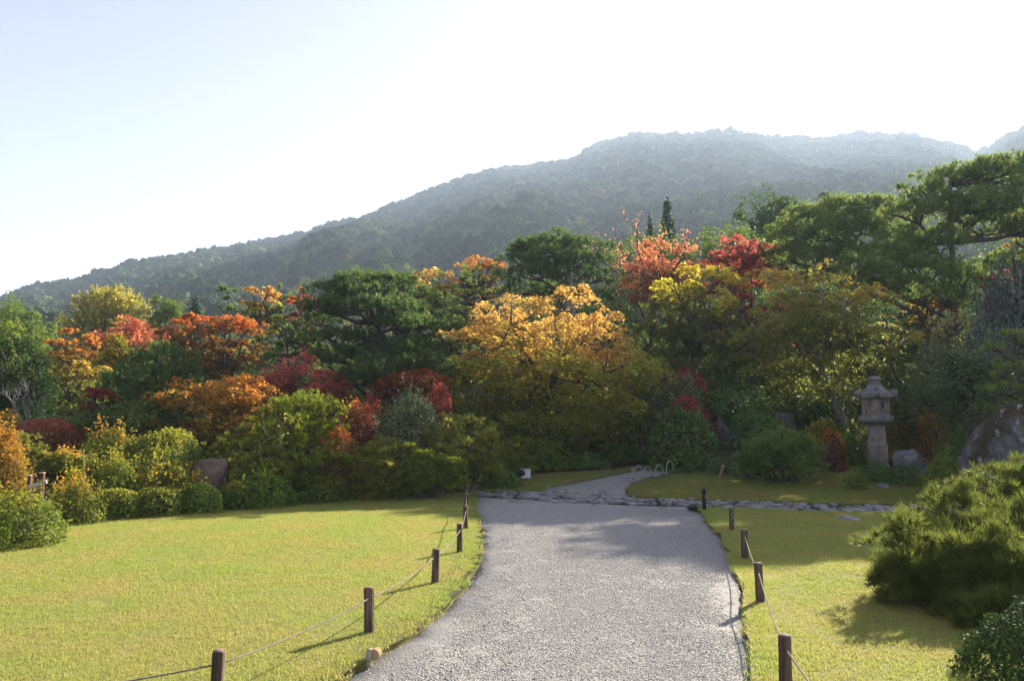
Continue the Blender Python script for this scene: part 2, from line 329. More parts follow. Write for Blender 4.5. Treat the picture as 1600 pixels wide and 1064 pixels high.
def crown_layers(rng, W, D, H, n, k, flat=.28, cr=0.15, up=1.0, spray=.30):
    """layered sprays: broad flat clumps made of smaller sprays of leaves"""
    C = clump_centres(rng, W * 1.02, D * 1.0, H * .96, k, -.9); C[:, 2] += H * .03
    R = cr * (W + D) / 2 * rng.uniform(.7, 1.3, k)
    ns = 16; si = np.repeat(np.arange(k), ns)
    a = rng.uniform(0, 2 * math.pi, k * ns); q = np.sqrt(rng.uniform(0, 1, k * ns))
    sp = np.stack([np.cos(a) * q, np.sin(a) * q, -0.32 * q * q + rng.normal(0, .35, k * ns) * (.12 + flat)], 1) * R[si][:, None] + C[si]
    tip = rng.random(k * ns)
    li = rng.integers(0, k * ns, n); sr = R[si[li]] * spray * .82
    off = rng.normal(size=(n, 3)) * np.array([.62, .62, flat]) * sr[:, None]
    off[:, 2] -= .5 * (off[:, 0] ** 2 + off[:, 1] ** 2) / sr
    P = sp[li] + off
    lo_, hi_ = np.percentile(P, 1.5, axis=0), np.percentile(P, 98.5, axis=0); aim = np.array([W * .97, D, H * .95]); mid_ = (lo_ + hi_) / 2; k3 = aim / (hi_ - lo_); tgt = np.array([0, 0, H * .475])
    P = (P - mid_) * k3 + tgt; C = (C - mid_) * k3 + tgt
    out = unit(C - np.array([0, 0, H * .3]))[si[li]]
    Nn = np.array([0, 0, up]) + out * .45 + rng.normal(size=(n, 3)) * .55
    rnd = np.clip(.5 * rng.random(n) + .3 * tip[li] + .2 * rng.random(k)[si[li]], 0, 1)
    return P, Nn, rnd, C
def crown_mound(rng, W, D, H, n, lump=.12, boxy=0.0, freq=2.2, zmin=-.15, seed=0):
    """leaves in a shell over a lumpy dome that stands on the ground"""
    d = sphere_dirs(rng, n, zmin)
    if boxy: e = 2 + boxy * 3; q = (np.abs(d) ** e).sum(1) ** (1 / e); d2 = d / q[:, None]
    else: d2 = d
    l = fbm(d[:, 0] * freq + seed * 7.1, d[:, 1] * freq, d[:, 2] * freq, seed, 2) * lump * 1.6
    f = vnoise(d[:, 0] * freq * 4, d[:, 1] * freq * 4, d[:, 2] * freq * 4, seed + 9) * lump * .55
    sh = 1 - np.abs(rng.normal(0, .07, n)); ins = rng.random(n) < .18; sh[ins] = rng.uniform(.4, .95, ins.sum())
    r = (1 + l + f) * sh
    P = d2 * r[:, None] * np.array([W / 2, D / 2, H / (1 - zmin * .3)]); P[:, 2] = np.maximum(P[:, 2] - H * zmin * .3, .01)
    Nn = d * 1.0 + np.array([0, 0, .35]) + rng.normal(size=(n, 3)) * .6
    rnd = np.clip(.55 * rng.random(n) + .35 * (f / (lump * .55 + 1e-6) * .5 + .5) + .1, 0, 1)
    return P, Nn, rnd
def limbs(mb, rng, base, fork, C, r0, nlimb=7, bend=.1):
    base, fork = Vector(base), Vector(fork); L = (fork - base).length; pts = []
    for i in range(6):
        t = i / 5; p = base.lerp(fork, t) + Vector((math.sin(t * 4 + rng.random()) * bend * L, math.cos(t * 3.1) * bend * L * .6, 0)) * t * (1 - t) * 2; pts.append(p)
    mb.tube(pts, [r0 * (1.35 if i == 0 else 1 - .07 * i) for i in range(6)], 9)
    o = sorted(range(len(C)), key=lambda i: -np.linalg.norm(C[i] - np.array(fork)))
    nodes = []
    for i in o[:nlimb]:
        e = Vector(C[i]); m1 = fork.lerp(e, .35) + Vector((rng.normal(), rng.normal(), rng.uniform(.2, .9))) * .09 * (e - fork).length
        m2 = fork.lerp(e, .7) + Vector((rng.normal(), rng.normal(), rng.uniform(0, .7))) * .09 * (e - fork).length
        mb.tube([fork - (m1 - fork) * .05, fork.lerp(m1, .5), m1, m2, e], [r0 * .62, r0 * .5, r0 * .4, r0 * .24, r0 * .08], 6); nodes += [m1, m1.lerp(m2, .5), m2]
    for i in o[nlimb:]:
        e = Vector(C[i]); nn = min(nodes, key=lambda p: (p - e).length)
        mid = nn.lerp(e, .55) + Vector(rng.normal(size=3)) * .08 * (e - nn).length
        mb.tube([nn, mid, e], [r0 * .2, r0 * .13, r0 * .05], 5, cap=False)

PX = 796.0                                                    # focal length in pixels of the scored picture
def leaf_size(Y, px=1.9, lo=.022): return max(lo, px * max(Y - 1, 2) / PX)
SEED = [100]
def rngof():
    SEED[0] += 1; return np.random.default_rng(SEED[0])
def place(x0, x1, y0, y1, Y):
    c = at((x0 + x1) / 2, y0, Y); W = (x1 - x0) * mpp(Y) * ray(800, 532)[1]; zt = c[2]; zb = at((x0 + x1) / 2, y1, Y)[2]
    return c[0], W, zt, zb
def nleaves(x0, x1, y0, y1, ls, Y, lai):
    A = (x1 - x0) * (y1 - y0) * .78 * .41; lp = ls / (Y / PX); return int(np.clip(A * lai / (2 * lp * lp * .55), 250, 60000))

def maple(name, x0, x1, y0, y1, Y, mat, label, cat='maple tree', k=None, lai=6.6, flat=.17, trunk=None, lean=0, depth=.85, bark='bark', group=None, fork=.25, tr=None, leafpx=1.9, nl=7, spray=.30, cr=.15):
    rng = rngof(); X, W, zt, zb = place(x0, x1, y0, y1, Y); g = float(ground_z(X, Y)); zb = max(zb, g + .15); H = zt - zb; D = W * depth
    ls = leaf_size(Y, leafpx); n = nleaves(x0, x1, y0, y1, ls, Y, lai); k = k or int(np.clip(W * H * 1.6, 26, 60))
    P, Nn, rnd, C = crown_layers(rng, W, D, H, n, k, flat, cr, spray=spray)
    rel = np.array([0, 0, zb - g]); s = ls * rng.uniform(.65, 1.2, n)
    t = thing(name, label, cat, (X, Y, g), 0, group)
    link('crown', leaf_mesh('crown', P + rel, Nn, s, .6, rnd, mat, rng), t)
    mb = MB(); limbs(mb, rng, (lean, 0, -.15), (lean * .25, 0, zb - g + H * fork), C + rel, tr or max(.05, .018 * (H + zb - g) + .05), nl)
    link('trunk', mb.mesh('trunk', bark, True), t); return t
def broad(name, x0, x1, y0, y1, Y, mat, label, cat='tree', **kw):
    kw.setdefault('flat', .75); kw.setdefault('lai', 6); kw.setdefault('spray', .42)
    return maple(name, x0, x1, y0, y1, Y, mat, label, cat, **kw)
def shrub(name, x0, x1, y0, y1, Y, mat, label, cat='shrub', lump=.12, boxy=0, lai=4.6, depth=.8, freq=2.2, asp=.5, leafpx=1.9, group=None, sprigs=0):
    rng = rngof(); X, W, zt, zb = place(x0, x1, y0, y1, Y); g = float(ground_z(X, Y)); H = max(zt - g, .15); D = W * depth; Yc = Y + D * .35
    X = at((x0 + x1) / 2, y0, Yc)[0]; W *= Yc / Y; H = max(at(800, y0, Yc)[2] - float(ground_z(X, Yc)), .15); g = float(ground_z(X, Yc))
    ls = leaf_size(Y, leafpx); yb = y1; n = int(nleaves(x0, x1, y0, yb, ls, Y, lai) * 1.25)
    P, Nn, rnd = crown_mound(rng, W, D, H * .97, n, lump, boxy, freq, seed=SEED[0])
    s = ls * rng.uniform(.6, 1.2, n)
    if sprigs:
        ns = int(n * sprigs); i = rng.integers(0, n, ns // 8); d = unit(P[i] - np.array([0, 0, H * .3])) + np.array([0, 0, .8])
        j = np.tile(np.arange(len(i)), 8); tt = np.repeat(np.linspace(.1, 1, 8), len(i)); hh = (rng.uniform(.08, .26, len(i)) * min(1, H))[j]
        P = np.concatenate([P, P[i][j] + d[j] * (tt * hh)[:, None] + rng.normal(size=(len(j), 3)) * ls * .7]); Nn = np.concatenate([Nn, rng.normal(size=(len(j), 3)) + [0, 0, .6]])
        rnd = np.concatenate([rnd, np.clip(.55 + .45 * rng.random(len(j)), 0, 1)]); s = np.concatenate([s, ls * rng.uniform(.6, 1.1, len(j))])
    t = thing(name, label, cat, (X, Yc, g), 0, group)
    link('foliage', leaf_mesh('foliage', P, Nn, s, asp, rnd, mat, rng), t)
    mb = MB()
    for q in range(7):
        a = rng.uniform(0, 6.28); e = (math.cos(a) * W * .33, math.sin(a) * D * .33, H * rng.uniform(.5, .85)); b = (e[0] * .15, e[1] * .15, -.1)
        mb.tube([b, ((b[0] + e[0]) * .4, (b[1] + e[1]) * .4, H * .3), e], [.03 * min(1, H), .022 * min(1, H), .008], 5)
    link('stem', mb.mesh('stem', 'bark', True), t); return t
def pads_tree(rng, W, D, H, n, low=.0, rpad=.17, prof='dome'):
    out = []; L = max(3, int(round(n ** .5)))
    for l in range(L):
        t = (l + .35) / L; Rr = {'dome': math.sqrt(max(0, 1 - (t * .93) ** 2.4)), 'flat': 1 - .35 * t, 'cone': 1 - .8 * t}[prof]
        k = max(1, int(round(n / L * (.35 + Rr) * .95))); a0 = rng.uniform(0, 6.28)
        for i in range(k):
            a = a0 + 6.283 * i / k + rng.uniform(-.3, .3); q = Rr * rng.uniform(.55, .86) if k > 1 else 0
            r = rpad * W * rng.uniform(.78, 1.2); out.append((math.cos(a) * q * W / 2, math.sin(a) * q * D / 2, H * (low + (1 - low) * t) + rng.normal(0, .03 * H), r))
            if q > .45 and rng.random() < .5: out.append((out[-1][0] * .4, out[-1][1] * .4, out[-1][2] + .07 * H, r * .85))
    out.append((rng.normal(0, .05 * W), 0, H * .95, rpad * W * .95)); return out
def pad_needles(rng, pads, n, ln, th=.42, upw=1.0, spread=.75, per=9):
    A = np.array([p[3] ** 2 for p in pads]); w = A / A.sum(); nt_ = max(1, n // per); ng = max(1, nt_ // 7); pi = rng.choice(len(pads), ng, p=w); nfull = nt_; nt_ = ng
    C = np.array([p[:3] for p in pads]); R = np.array([p[3] for p in pads])
    a = rng.uniform(0, 6.283, nt_); q = np.sqrt(rng.random(nt_)); r = R[pi]
    lob = 1 + .22 * np.sin(a * 3 + pi * 1.7) + .14 * np.sin(a * 7 + pi * 2.9) + .12 * vnoise(np.cos(a) * 4 + pi, np.sin(a) * 4, 0, 3)
    x, y = np.cos(a) * q * lob, np.sin(a) * q * lob; dome = np.sqrt(np.clip(1 - q * q, 0, 1))
    dep = np.where(rng.random(nt_) < .85, 1 - np.abs(rng.normal(0, .14, nt_)), rng.uniform(-.1, .9, nt_))
    bum = .38 * vnoise(C[pi, 0] + x * 3.6, C[pi, 1] + y * 3.6, pi, 11)
    T = C[pi] + np.stack([x * r, y * r, (dome * dep * th + bum * th - .15 * q * q * th * 2) * r], 1)
    dirs = np.stack([x * .8, y * .8, np.full(nt_, upw)], 1) + rng.normal(size=(nt_, 3)) * .28
    gi2 = rng.integers(0, ng, nfull); grp = rng.random(ng)[gi2]; nt_ = nfull; gs = np.minimum(.16 * r, 1.1 * ln)[gi2]
    T = T[gi2] + rng.normal(size=(nt_, 3)) * np.array([.75, .75, .45]) * gs[:, None]; dirs = dirs[gi2] + rng.normal(size=(nt_, 3)) * .22
    dirs = unit(dirs); B = np.repeat(T, per, 0); D = np.repeat(dirs, per, 0) + rng.normal(size=(nt_ * per, 3)) * spread * .6
    tr = np.repeat(.5 * rng.random(nt_) + .5 * grp, per); rnd = np.clip(.45 * rng.random(nt_ * per) + .55 * tr, 0, 1)
    return B, D, rnd, ln * rng.uniform(.7, 1.15, nt_ * per)
def pine(name, x0, x1, y0, y1, Y, mat, label, cat='pine tree', npads=18, lai=3.8, rpad=.17, th=.42, prof='dome', trunk=(0, 0), pads=None, bark='bark', depth=.85, group=None, low=.0, tr=None, ndl=.17, base=None):
    """cloud pruned pine: pads of needle tufts carried by a winding trunk; explicit pads are (px, py, rpx, dY) marks in the photograph"""
    rng = rngof(); X, W, zt, zb = place(x0, x1, y0, y1, Y); g = float(ground_z(X, Y)); zb = max(zb, g + .1); H = zt - zb; D = W * depth
    if pads:
        pd = []
        for (a, b, r, dy) in pads:
            p = at(a, b, Y + dy); pd.append((p[0] - X, dy, p[2] - g, r * mpp(Y + dy)))
    else: pd = [(a, b, c + zb - g, r) for a, b, c, r in pads_tree(rng, W, D, H * .93, npads, low, rpad, prof)]
    area = sum(3.14 * (r / mpp(Y)) ** 2 * (.35 + th) for *_, r in pd) * .41 if pads else (x1 - x0) * (y1 - y0) * .7 * .41
    ln = max(ndl * .8, 5.2 * Y / PX); wd = max(.012, .95 * Y / PX); na = .5 * ln * wd / (Y / PX) ** 2
    n = int(np.clip(area * lai / na, 900, 110000)); B, Dn, rnd, Ls = pad_needles(rng, pd, n, ln, th)
    t = thing(name, label, cat, (X, Y, g), 0, group)
    link('crown', needle_mesh('crown', B, Dn, Ls, np.full(len(B), wd) * rng.uniform(.7, 1.2, len(B)), rnd, mat, rng), t)
    ztop = max(p[2] for p in pd); r0 = tr or (.05 + .022 * ztop); mb = MB(); bx = (base if base is not None else trunk[0] * W)
    tp = []
    for i in range(9):
        u = i / 8; tp.append(Vector((bx * (1 - u) + trunk[1] * W * u + math.sin(u * 5.2 + SEED[0]) * .05 * W * u, math.cos(u * 4.3 + SEED[0]) * .05 * W * u, -.15 + u * (ztop * .95 + .15))))
    mb.tube(tp, [r0 * (1.3 - .1 * i if i < 2 else 1.05 - .11 * i) for i in range(9)], 9)
    for (a, b, c, r) in pd:
        e = Vector((a, b, c - .02)); s_ = min(tp[1:], key=lambda p: (p - Vector((a * .3, b * .3, c - .25 * math.hypot(a, b) - .15))).length)
        m1 = s_.lerp(e, .5) + Vector((rng.normal() * .1, rng.normal() * .1, rng.uniform(-.12, .02))) * (e - s_).length
        rr = min(r0 * .5, .03 + .045 * (e - s_).length); mb.tube([s_, s_.lerp(m1, .5), m1, e], [rr, rr * .85, rr * .65, rr * .3], 6)
        for _ in range(5):
            q = rng.uniform(0, 6.28); f = e + Vector((math.cos(q) * r * .75, math.sin(q) * r * .75, r * th * .2))
            mb.tube([m1.lerp(e, .5), e.lerp(f, .5) - Vector((0, 0, r * .08)), f], [rr * .4, rr * .3, rr * .12], 4, cap=False)
    link('trunk', mb.mesh('trunk', bark, True), t); return t
def pine_mound(name, marks, Y, mat, label, cat='dwarf pine', lai=4.2, th=.75, ndl=.10, width=.006, per=11, group=None, lo=.95):
    """low spreading pine of rounded tufted mounds; marks are (px, py, rpx, dY) of each mound's middle"""
    rng = rngof(); cx = sum(m[0] for m in marks) / len(marks); X = at(cx, 700, Y)[0]; g = float(ground_z(X, Y)); pd = []
    for (a, b, r, dy) in marks:
        p = at(a, b, Y + dy); pd.append((p[0] - X, dy, max(p[2] - g - r * mpp(Y) * th * .35, .05), r * mpp(Y + dy)))
    pd += [(a * .95, b + .12, c * .45, r * 1.05) for a, b, c, r in pd if c > r * .7]
    area = sum(3.14 * (r / mpp(Y)) ** 2 * .75 for *_, r in pd) * .41
    ln = max(ndl, 4.6 * Y / PX); wd = max(width, lo * Y / PX); na = .5 * ln * wd / (Y / PX) ** 2
    n = int(np.clip(area * lai / na, 1500, 170000)); B, Dn, rnd, Ls = pad_needles(rng, pd, n, ln, th, 1.0, .8, per)
    B[:, 2] = np.maximum(B[:, 2], .02)
    t = thing(name, label, cat, (X, Y, g), 0, group)
    link('crown', needle_mesh('crown', B, Dn, Ls, np.full(len(B), wd) * rng.uniform(.7, 1.2, len(B)), rnd, mat, rng), t)
    mb = MB(); bx = sum(p[0] for p in pd) / len(pd); by = sum(p[1] for p in pd) / len(pd)
    for (a, b, c, r) in pd:
        m1 = Vector((a * .55 + bx * .45, b * .55 + by * .45, c * .45)); mb.tube([(bx, by, -.1), m1, (a, b, c)], [.05, .04, .015], 6)
        for _ in range(6):
            q = rng.uniform(0, 6.28); mb.tube([m1.lerp(Vector((a, b, c)), .6), (a + math.cos(q) * r * .7, b + math.sin(q) * r * .7, c + r * .1)], [.014, .006], 4, cap=False)
    link('trunk', mb.mesh('trunk', 'bark', True), t); return t
def cone_tree(name, x0, x1, y0, y1, Y, mat, label, cat='conifer', lai=5, expo=.85, group=None):
    rng = rngof(); X, W, zt, zb = place(x0, x1, y0, y1, Y); g = float(ground_z(X, Y)); zb = max(zb, g + .2); H = zt - zb; ls = leaf_size(Y, 1.8)
    n = nleaves(x0, x1, y0, y1, ls, Y, lai); u = 1 - np.sqrt(rng.random(n)) * .99; a = rng.uniform(0, 6.283, n)
    tier = 1 + .22 * np.sin(u * H / .55 * 6.28 / 2 + a * 2) + .22 * vnoise(np.cos(a) * 3, np.sin(a) * 3, u * 9, SEED[0])
    r = W / 2 * (1 - u) ** expo * tier * (1 - np.abs(rng.normal(0, .16, n)))
    P = np.stack([np.cos(a) * r, np.sin(a) * r, u * H - .25 * r + zb - g], 1); Nn = np.stack([np.cos(a), np.sin(a), np.full(n, .5)], 1) + rng.normal(size=(n, 3)) * .6
    t = thing(name, label, cat, (X, Y, g), 0, group)
    link('crown', leaf_mesh('crown', P, Nn, ls * rng.uniform(.7, 1.3, n), .45, np.clip(.6 * rng.random(n) + .4 * (tier - .7), 0, 1), mat, rng), t)
    mb = MB(); mb.tube([(0, 0, -.15), (0, 0, (zt - g) * .5), (0, 0, (zt - g) * .97)], [.1 + .01 * H, .08, .012], 7)
    for q in range(14):
        u_ = rng.uniform(.05, .85); a_ = rng.uniform(0, 6.28); rr = W / 2 * (1 - u_) ** expo * .8; mb.tube([(0, 0, zb - g + u_ * H), (math.cos(a_) * rr, math.sin(a_) * rr, zb - g + u_ * H - .2 * rr)], [.03, .008], 4)
    link('trunk', mb.mesh('trunk', 'bark', True), t); return t
def plume_tree(name, x0, x1, y0, y1, Y, mat, label, cat='bamboo', lai=4.5, depth=.8, nc=70, group=None, droop=.35):
    """many upright feathery culms that arch over at their tips"""
    rng = rngof(); X, W, zt, zb = place(x0, x1, y0, y1, Y); g = float(ground_z(X, Y)); H = zt - g; ls = leaf_size(Y, 2.6); n = nleaves(x0, x1, y0, y1, ls, Y, lai)
    a_ = rng.uniform(0, 6.283, nc); q_ = np.sqrt(rng.random(nc)); tips = np.stack([np.cos(a_) * q_ * W / 2 * .9, np.sin(a_) * q_ * W / 2 * .9 * depth, H * (1 - .45 * q_ ** 2.6) * rng.uniform(.9, 1, nc)], 1)
    root = tips * np.array([.25, .25, 0]); ci = rng.integers(0, nc, n); u = rng.beta(2.4, 1.1, n)
    mid = root * .5 + tips * .5; mid[:, 2] = tips[:, 2] * .72; mid[:, :2] = root[:, :2] * .7 + tips[:, :2] * .3
    q = lambda u, i: ((1 - u) ** 2)[:, None] * root[i] + (2 * u * (1 - u))[:, None] * mid[i] + (u * u)[:, None] * tips[i]
    P = q(u, ci) + rng.normal(size=(n, 3)) * np.array([1, 1, .8]) * (.05 * W * (1.15 - u))[:, None]
    along = unit(tips[ci] - mid[ci]) + rng.normal(size=(n, 3)) * .35 + np.array([0, 0, .2])
    t = thing(name, label, cat, (X, Y, g), 0, group)
    link('crown', leaf_mesh('crown', P, rng.normal(size=(n, 3)) + [0, -.3, .6], ls * rng.uniform(.7, 1.2, n), .28, np.clip(.5 * rng.random(n) + .5 * u, 0, 1), mat, rng, along), t)
    mb = MB()
    for i in range(0, nc, 2): mb.tube([root[i] - [0, 0, .1], mid[i], tips[i]], [.03, .025, .006], 5)
    link('stem', mb.mesh('stem', 'bark_pale', True), t); return t
def weeping(name, x0, x1, y0, y1, Y, mat, label, cat='weeping tree', lai=4.2, nst=150, depth=.8):
    rng = rngof(); X, W, zt, zb = place(x0, x1, y0, y1, Y); g = float(ground_z(X, Y)); H = zt - g; ls = leaf_size(Y, 2.5); n = nleaves(x0, x1, y0, y1, ls, Y, lai)
    a = rng.uniform(0, 6.283, nst); q = np.sqrt(rng.random(nst)); top = np.stack([np.cos(a) * q * W / 2, np.sin(a) * q * W / 2 * depth, H * (1 - .35 * q * q) - rng.random(nst) * .12 * H], 1)
    ln = np.minimum(rng.uniform(.3, .75, nst) * H, top[:, 2] - max(zb - g, .2)); ci = rng.integers(0, nst, n); u = rng.random(n)
    P = top[ci] + np.stack([np.cos(a[ci]) * .06 * W * np.sqrt(u), np.sin(a[ci]) * .06 * W * np.sqrt(u), -u * ln[ci]], 1) + rng.normal(size=(n, 3)) * ls * np.array([1.5, 1.5, .8])
    t = thing(name, label, cat, (X, Y, g))
    link('crown', leaf_mesh('crown', P, np.stack([np.cos(a[ci]), np.sin(a[ci]), np.zeros(n) + .3], 1) + rng.normal(size=(n, 3)) * .5, ls * rng.uniform(.7, 1.2, n), .3, np.clip(.6 * rng.random(n) + .4 * rng.random(nst)[ci], 0, 1), mat, rng, np.tile([0, 0, -1.0], (n, 1))), t)
    mb = MB(); fk = Vector((0, 0, H * .5)); mb.tube([(0, 0, -.1), (.1, 0, H * .25), fk], [.2, .16, .13], 8)
    for i in range(0, nst, 4): p = Vector(top[i]); mb.tube([fk, fk.lerp(p, .5) + Vector((0, 0, .12 * H)), p, p - Vector((0, 0, ln[i] * .6))], [.07, .045, .02, .006], 5)
    link('trunk', mb.mesh('trunk', 'bark', True), t); return t
def twig_tree(name, x0, x1, y0, y1, Y, label, bark='bark_grey', leaf=None, nleaf=0, cat='bare tree', depth=4, spread=.6, r0=.05, leafpx=2.2, kids=3):
    rng = rngof(); X, W, zt, zb = place(x0, x1, y0, y1, Y); g = float(ground_z(X, Y)); H = zt - g; mb = MB(); tips = []
    def grow(p, d, L, r, k):
        q = p; pts = [p]
        for i in range(3):
            d = (d + Vector(rng.normal(size=3)) * .16 + Vector((0, 0, .05))).normalized(); q = q + d * L / 3; pts.append(q)
        mb.tube(pts, [r, r * .88, r * .76, r * .62], 5 if k > 1 else 4, cap=False)
        if k == 0: tips.extend(pts[1:]); return
        for c in range(kids if k < depth else kids + 1):
            v = Vector(rng.normal(size=3)); v.z = abs(v.z) * .45; nd = (d * (1 - spread * .5) + v.normalized() * spread).normalized()
            grow(pts[-1] if c else pts[2].lerp(pts[3], .4), nd, L * rng.uniform(.62, .85), r * .58, k - 1)
    grow(Vector((0, 0, -.1)), Vector((0, 0, 1)), H * .32, r0, depth)
    V = np.array([tuple(v) for v in mb.v]); cur = V[:, 2].max(); sz = H / cur; sx = W / max(np.ptp(V[:, 0]), .1); mid = (V[:, 0].max() + V[:, 0].min()) / 2
    sc = np.array([sx, sx, sz]); mb.v = [tuple((np.array(v) - [mid * min(1, max(0, v[2] / cur)), 0, 0]) * sc) for v in mb.v]
    t = thing(name, label, cat, (X, Y, g)); link('trunk', mb.mesh('trunk', bark, True), t)
    if leaf:
        tp = np.array([((v.x - mid * v.z / cur) * sx, v.y * sx, v.z * sz) for v in tips]); i = rng.integers(0, len(tp), nleaf); ls = leaf_size(Y, leafpx)
        P = tp[i] + rng.normal(size=(nleaf, 3)) * ls * 1.6
        link('crown', leaf_mesh('crown', P, rng.normal(size=(nleaf, 3)), ls * rng.uniform(.7, 1.2, nleaf), .5, rng.random(nleaf), leaf, rng), t)
    return t

# ------------------------------------------------------------------ the ground
def axis(segs):
    r = []
    for a, b, st in segs: r += list(np.arange(a, b, st))
    return np.array(r + [segs[-1][1]])
xs = axis([(-2400, -200, 275), (-200, -60, 10), (-60, -16, 2), (-16, 16, .4), (16, 60, 2), (60, 200, 10), (200, 2400, 275)])
ys = axis([(-500, -20, 60), (-20, 2, 2), (2, 32, .4), (32, 110, 2), (110, 300, 19), (300, 2700, 200)])
gx, gy = np.meshgrid(xs, ys); gz = ground_z(gx, gy) - .03; nx = len(xs)
gi = np.arange((len(ys) - 1) * nx).reshape(-1, nx)[:, :-1].ravel()
tag(link('ground', np_mesh('ground', np.stack([gx, gy, gz], -1).reshape(-1, 3), np.stack([gi, gi + 1, gi + 1 + nx, gi + nx], 1), 'soil', smooth=True)), 'dark leafy soil under the shrubs and trees', kind='structure')

def densify(poly, step, wob, seed):
    out = []; n = len(poly)
    for i in range(n):
        a, b = np.array(poly[i], float), np.array(poly[(i + 1) % n], float); L = np.linalg.norm(b - a); k = max(1, int(L / step))
        for j in range(k): out.append(a + (b - a) * j / k)
    out = np.array(out); out[:, 0] += wob * fbm(out[:, 0] * 2.3, out[:, 1] * 2.3, 0, seed); out[:, 1] += wob * fbm(out[:, 0] * 2.3 + 31, out[:, 1] * 2.3, 0, seed + 3)
    return out
def smooth_line(pts, k=6):
    P = [np.array(p, float) for p in pts]; P = [2 * P[0] - P[1]] + P + [2 * P[-1] - P[-2]]; out = []
    for i in range(1, len(P) - 2):
        for j in range(k):
            t = j / k; out.append(tuple(.5 * ((2 * P[i]) + (P[i + 1] - P[i - 1]) * t + (2 * P[i - 1] - 5 * P[i] + 4 * P[i + 1] - P[i + 2]) * t * t + (3 * P[i] - P[i - 1] - 3 * P[i + 1] + P[i + 2]) * t ** 3)))
    return out + [tuple(P[-2])]
def inside(poly, x, y):
    poly = np.asarray(poly); x = np.asarray(x); y = np.asarray(y); c = np.zeros(x.shape, bool); j = len(poly) - 1
    for i in range(len(poly)):
        xi, yi, xj, yj = *poly[i], *poly[j]
        if yi != yj: c ^= ((yi > y) != (yj > y)) & (x < (xj - xi) * (y - yi) / (yj - yi) + xi)
        j = i
    return c
def dist_edge(poly, x, y):
    a = np.asarray(poly); b = np.roll(a, -1, 0); d = np.full(x.shape, 1e9)
    for p, q in zip(a, b):
        v = q - p; t = np.clip(((x - p[0]) * v[0] + (y - p[1]) * v[1]) / (v @ v + 1e-12), 0, 1); d = np.minimum(d, np.hypot(x - p[0] - t * v[0], y - p[1] - t * v[1]))
    return d
def sheet(name, poly, off, mat, label, step=.5, edge=.07, bumpy=0.0):
    """a sheet of ground that follows the terrain, with a rounded edge that drops below the soil"""
    P = np.asarray(poly); x0, y0 = P.min(0); x1, y1 = P.max(0)
    X, Yy = np.meshgrid(np.arange(x0, x1, step), np.arange(y0, y1, step)); X = X.ravel(); Yy = Yy.ravel()
    m = inside(P, X, Yy); X, Yy = X[m], Yy[m]; m = dist_edge(P, X, Yy) > step * .45; X, Yy = X[m], Yy[m]
    n = len(P); pts = [Vector((float(a), float(b))) for a, b in P] + [Vector((float(a), float(b))) for a, b in zip(X, Yy)]
    v, _, f, *_ = geometry.delaunay_2d_cdt(pts, [(i, (i + 1) % n) for i in range(n)], [], 1, 1e-5)
    V = np.array([(p.x, p.y) for p in v]); z = ground_z(V[:, 0], V[:, 1]) + off + bumpy * fbm(V[:, 0] * .9, V[:, 1] * .9, 0, 77)
    V3 = [(a, b, c) for (a, b), c in zip(V, z)]; Fc = [tuple(q) for q in f]
    k = len(V3); ctr = P.mean(0)
    for (a, b) in P: V3.append((a, b, float(ground_z(a, b)) + off - edge))
    if len(v) >= n:
        for i in range(n): Fc.append((i, (i + 1) % n, k + (i + 1) % n, k + i))
    o = link(name, py_mesh(name, V3, Fc, mat, True)); tag(o, label, kind='structure'); return o

PL = smooth_line([(-2.5, 2), (-1.85, 4.5), (-1.5, 5.5), (-1.19, 6.46), (-.955, 7.43), (-.69, 8.58), (-.49, 10.15), (-.45, 12.1), (-.58, 15.1), (-.8, 18), (-.9, 20.3)])
PR = smooth_line([(1.35, 2), (1.55, 4.5), (1.78, 6.08), (2.1, 7.2), (2.64, 9.39), (3.22, 12.1), (3.64, 14.6), (3.95, 17.2), (4.1, 17.8)])
path_poly = densify(PL + [(1.5, 19.1)] + PR[::-1], .16, .07, 1)
lawnL = densify(PL + [(-.95, 21.4), (-1.8, 22.0), (-3.5, 21.2), (-4.9, 20.2), (-7.1, 18.0), (-8.7, 15.6), (-8.4, 12.6), (-9.5, 11), (-12, 8), (-12, 2)], .16, .09, 4)
lawnR = densify(PR[::-1] + [(10, 2), (13, 8), (14, 13), (13, 16.0), (9.5, 16.5), (6.5, 16.9), (4.5, 17.5)], .16, .09, 8)
GP = lambda L: [gpt(*p) for p in L]
gravelB = densify(smooth_line(GP([(840, 771), (866, 762), (930, 749), (985, 738), (1050, 727)]), 4) + smooth_line(GP([(1085, 727), (1066, 737), (1038, 743), (1004, 750), (984, 758), (976, 766), (983, 776)]), 4), .3, .06, 12)
lawnB = densify(smooth_line(GP([(986, 777), (980, 766), (988, 758), (1008, 750), (1040, 743), (1068, 737)]), 4) + GP([(1110, 733), (1200, 738), (1260, 722), (1330, 722), (1400, 735), (1480, 760), (1500, 789), (1300, 789), (1100, 783)]), .3, .06, 15)
mossB = densify(GP([(690, 766), (770, 752), (830, 741), (940, 735), (1000, 727), (1050, 723)]) + GP([(1046, 726), (980, 737), (925, 748), (862, 761), (838, 770), (760, 770)]), .3, .06, 18)
sheet('gravel_path', path_poly, .0, 'gravel_bed', 'wide grey gravel path running away from the camera', .5)
sheet('lawn_near', lawnL, .05, 'turf', 'sunlit yellow-green lawn beside the gravel path', .5, .09, .01)
sheet('lawn_side', lawnR, .05, 'turf', 'half shaded lawn between the gravel path and the dwarf pine', .4, .09, .02)
sheet('gravel_branch_path', gravelB, .0, 'gravel_bed', 'narrow gravel path curving away behind the stepping stones', .5)
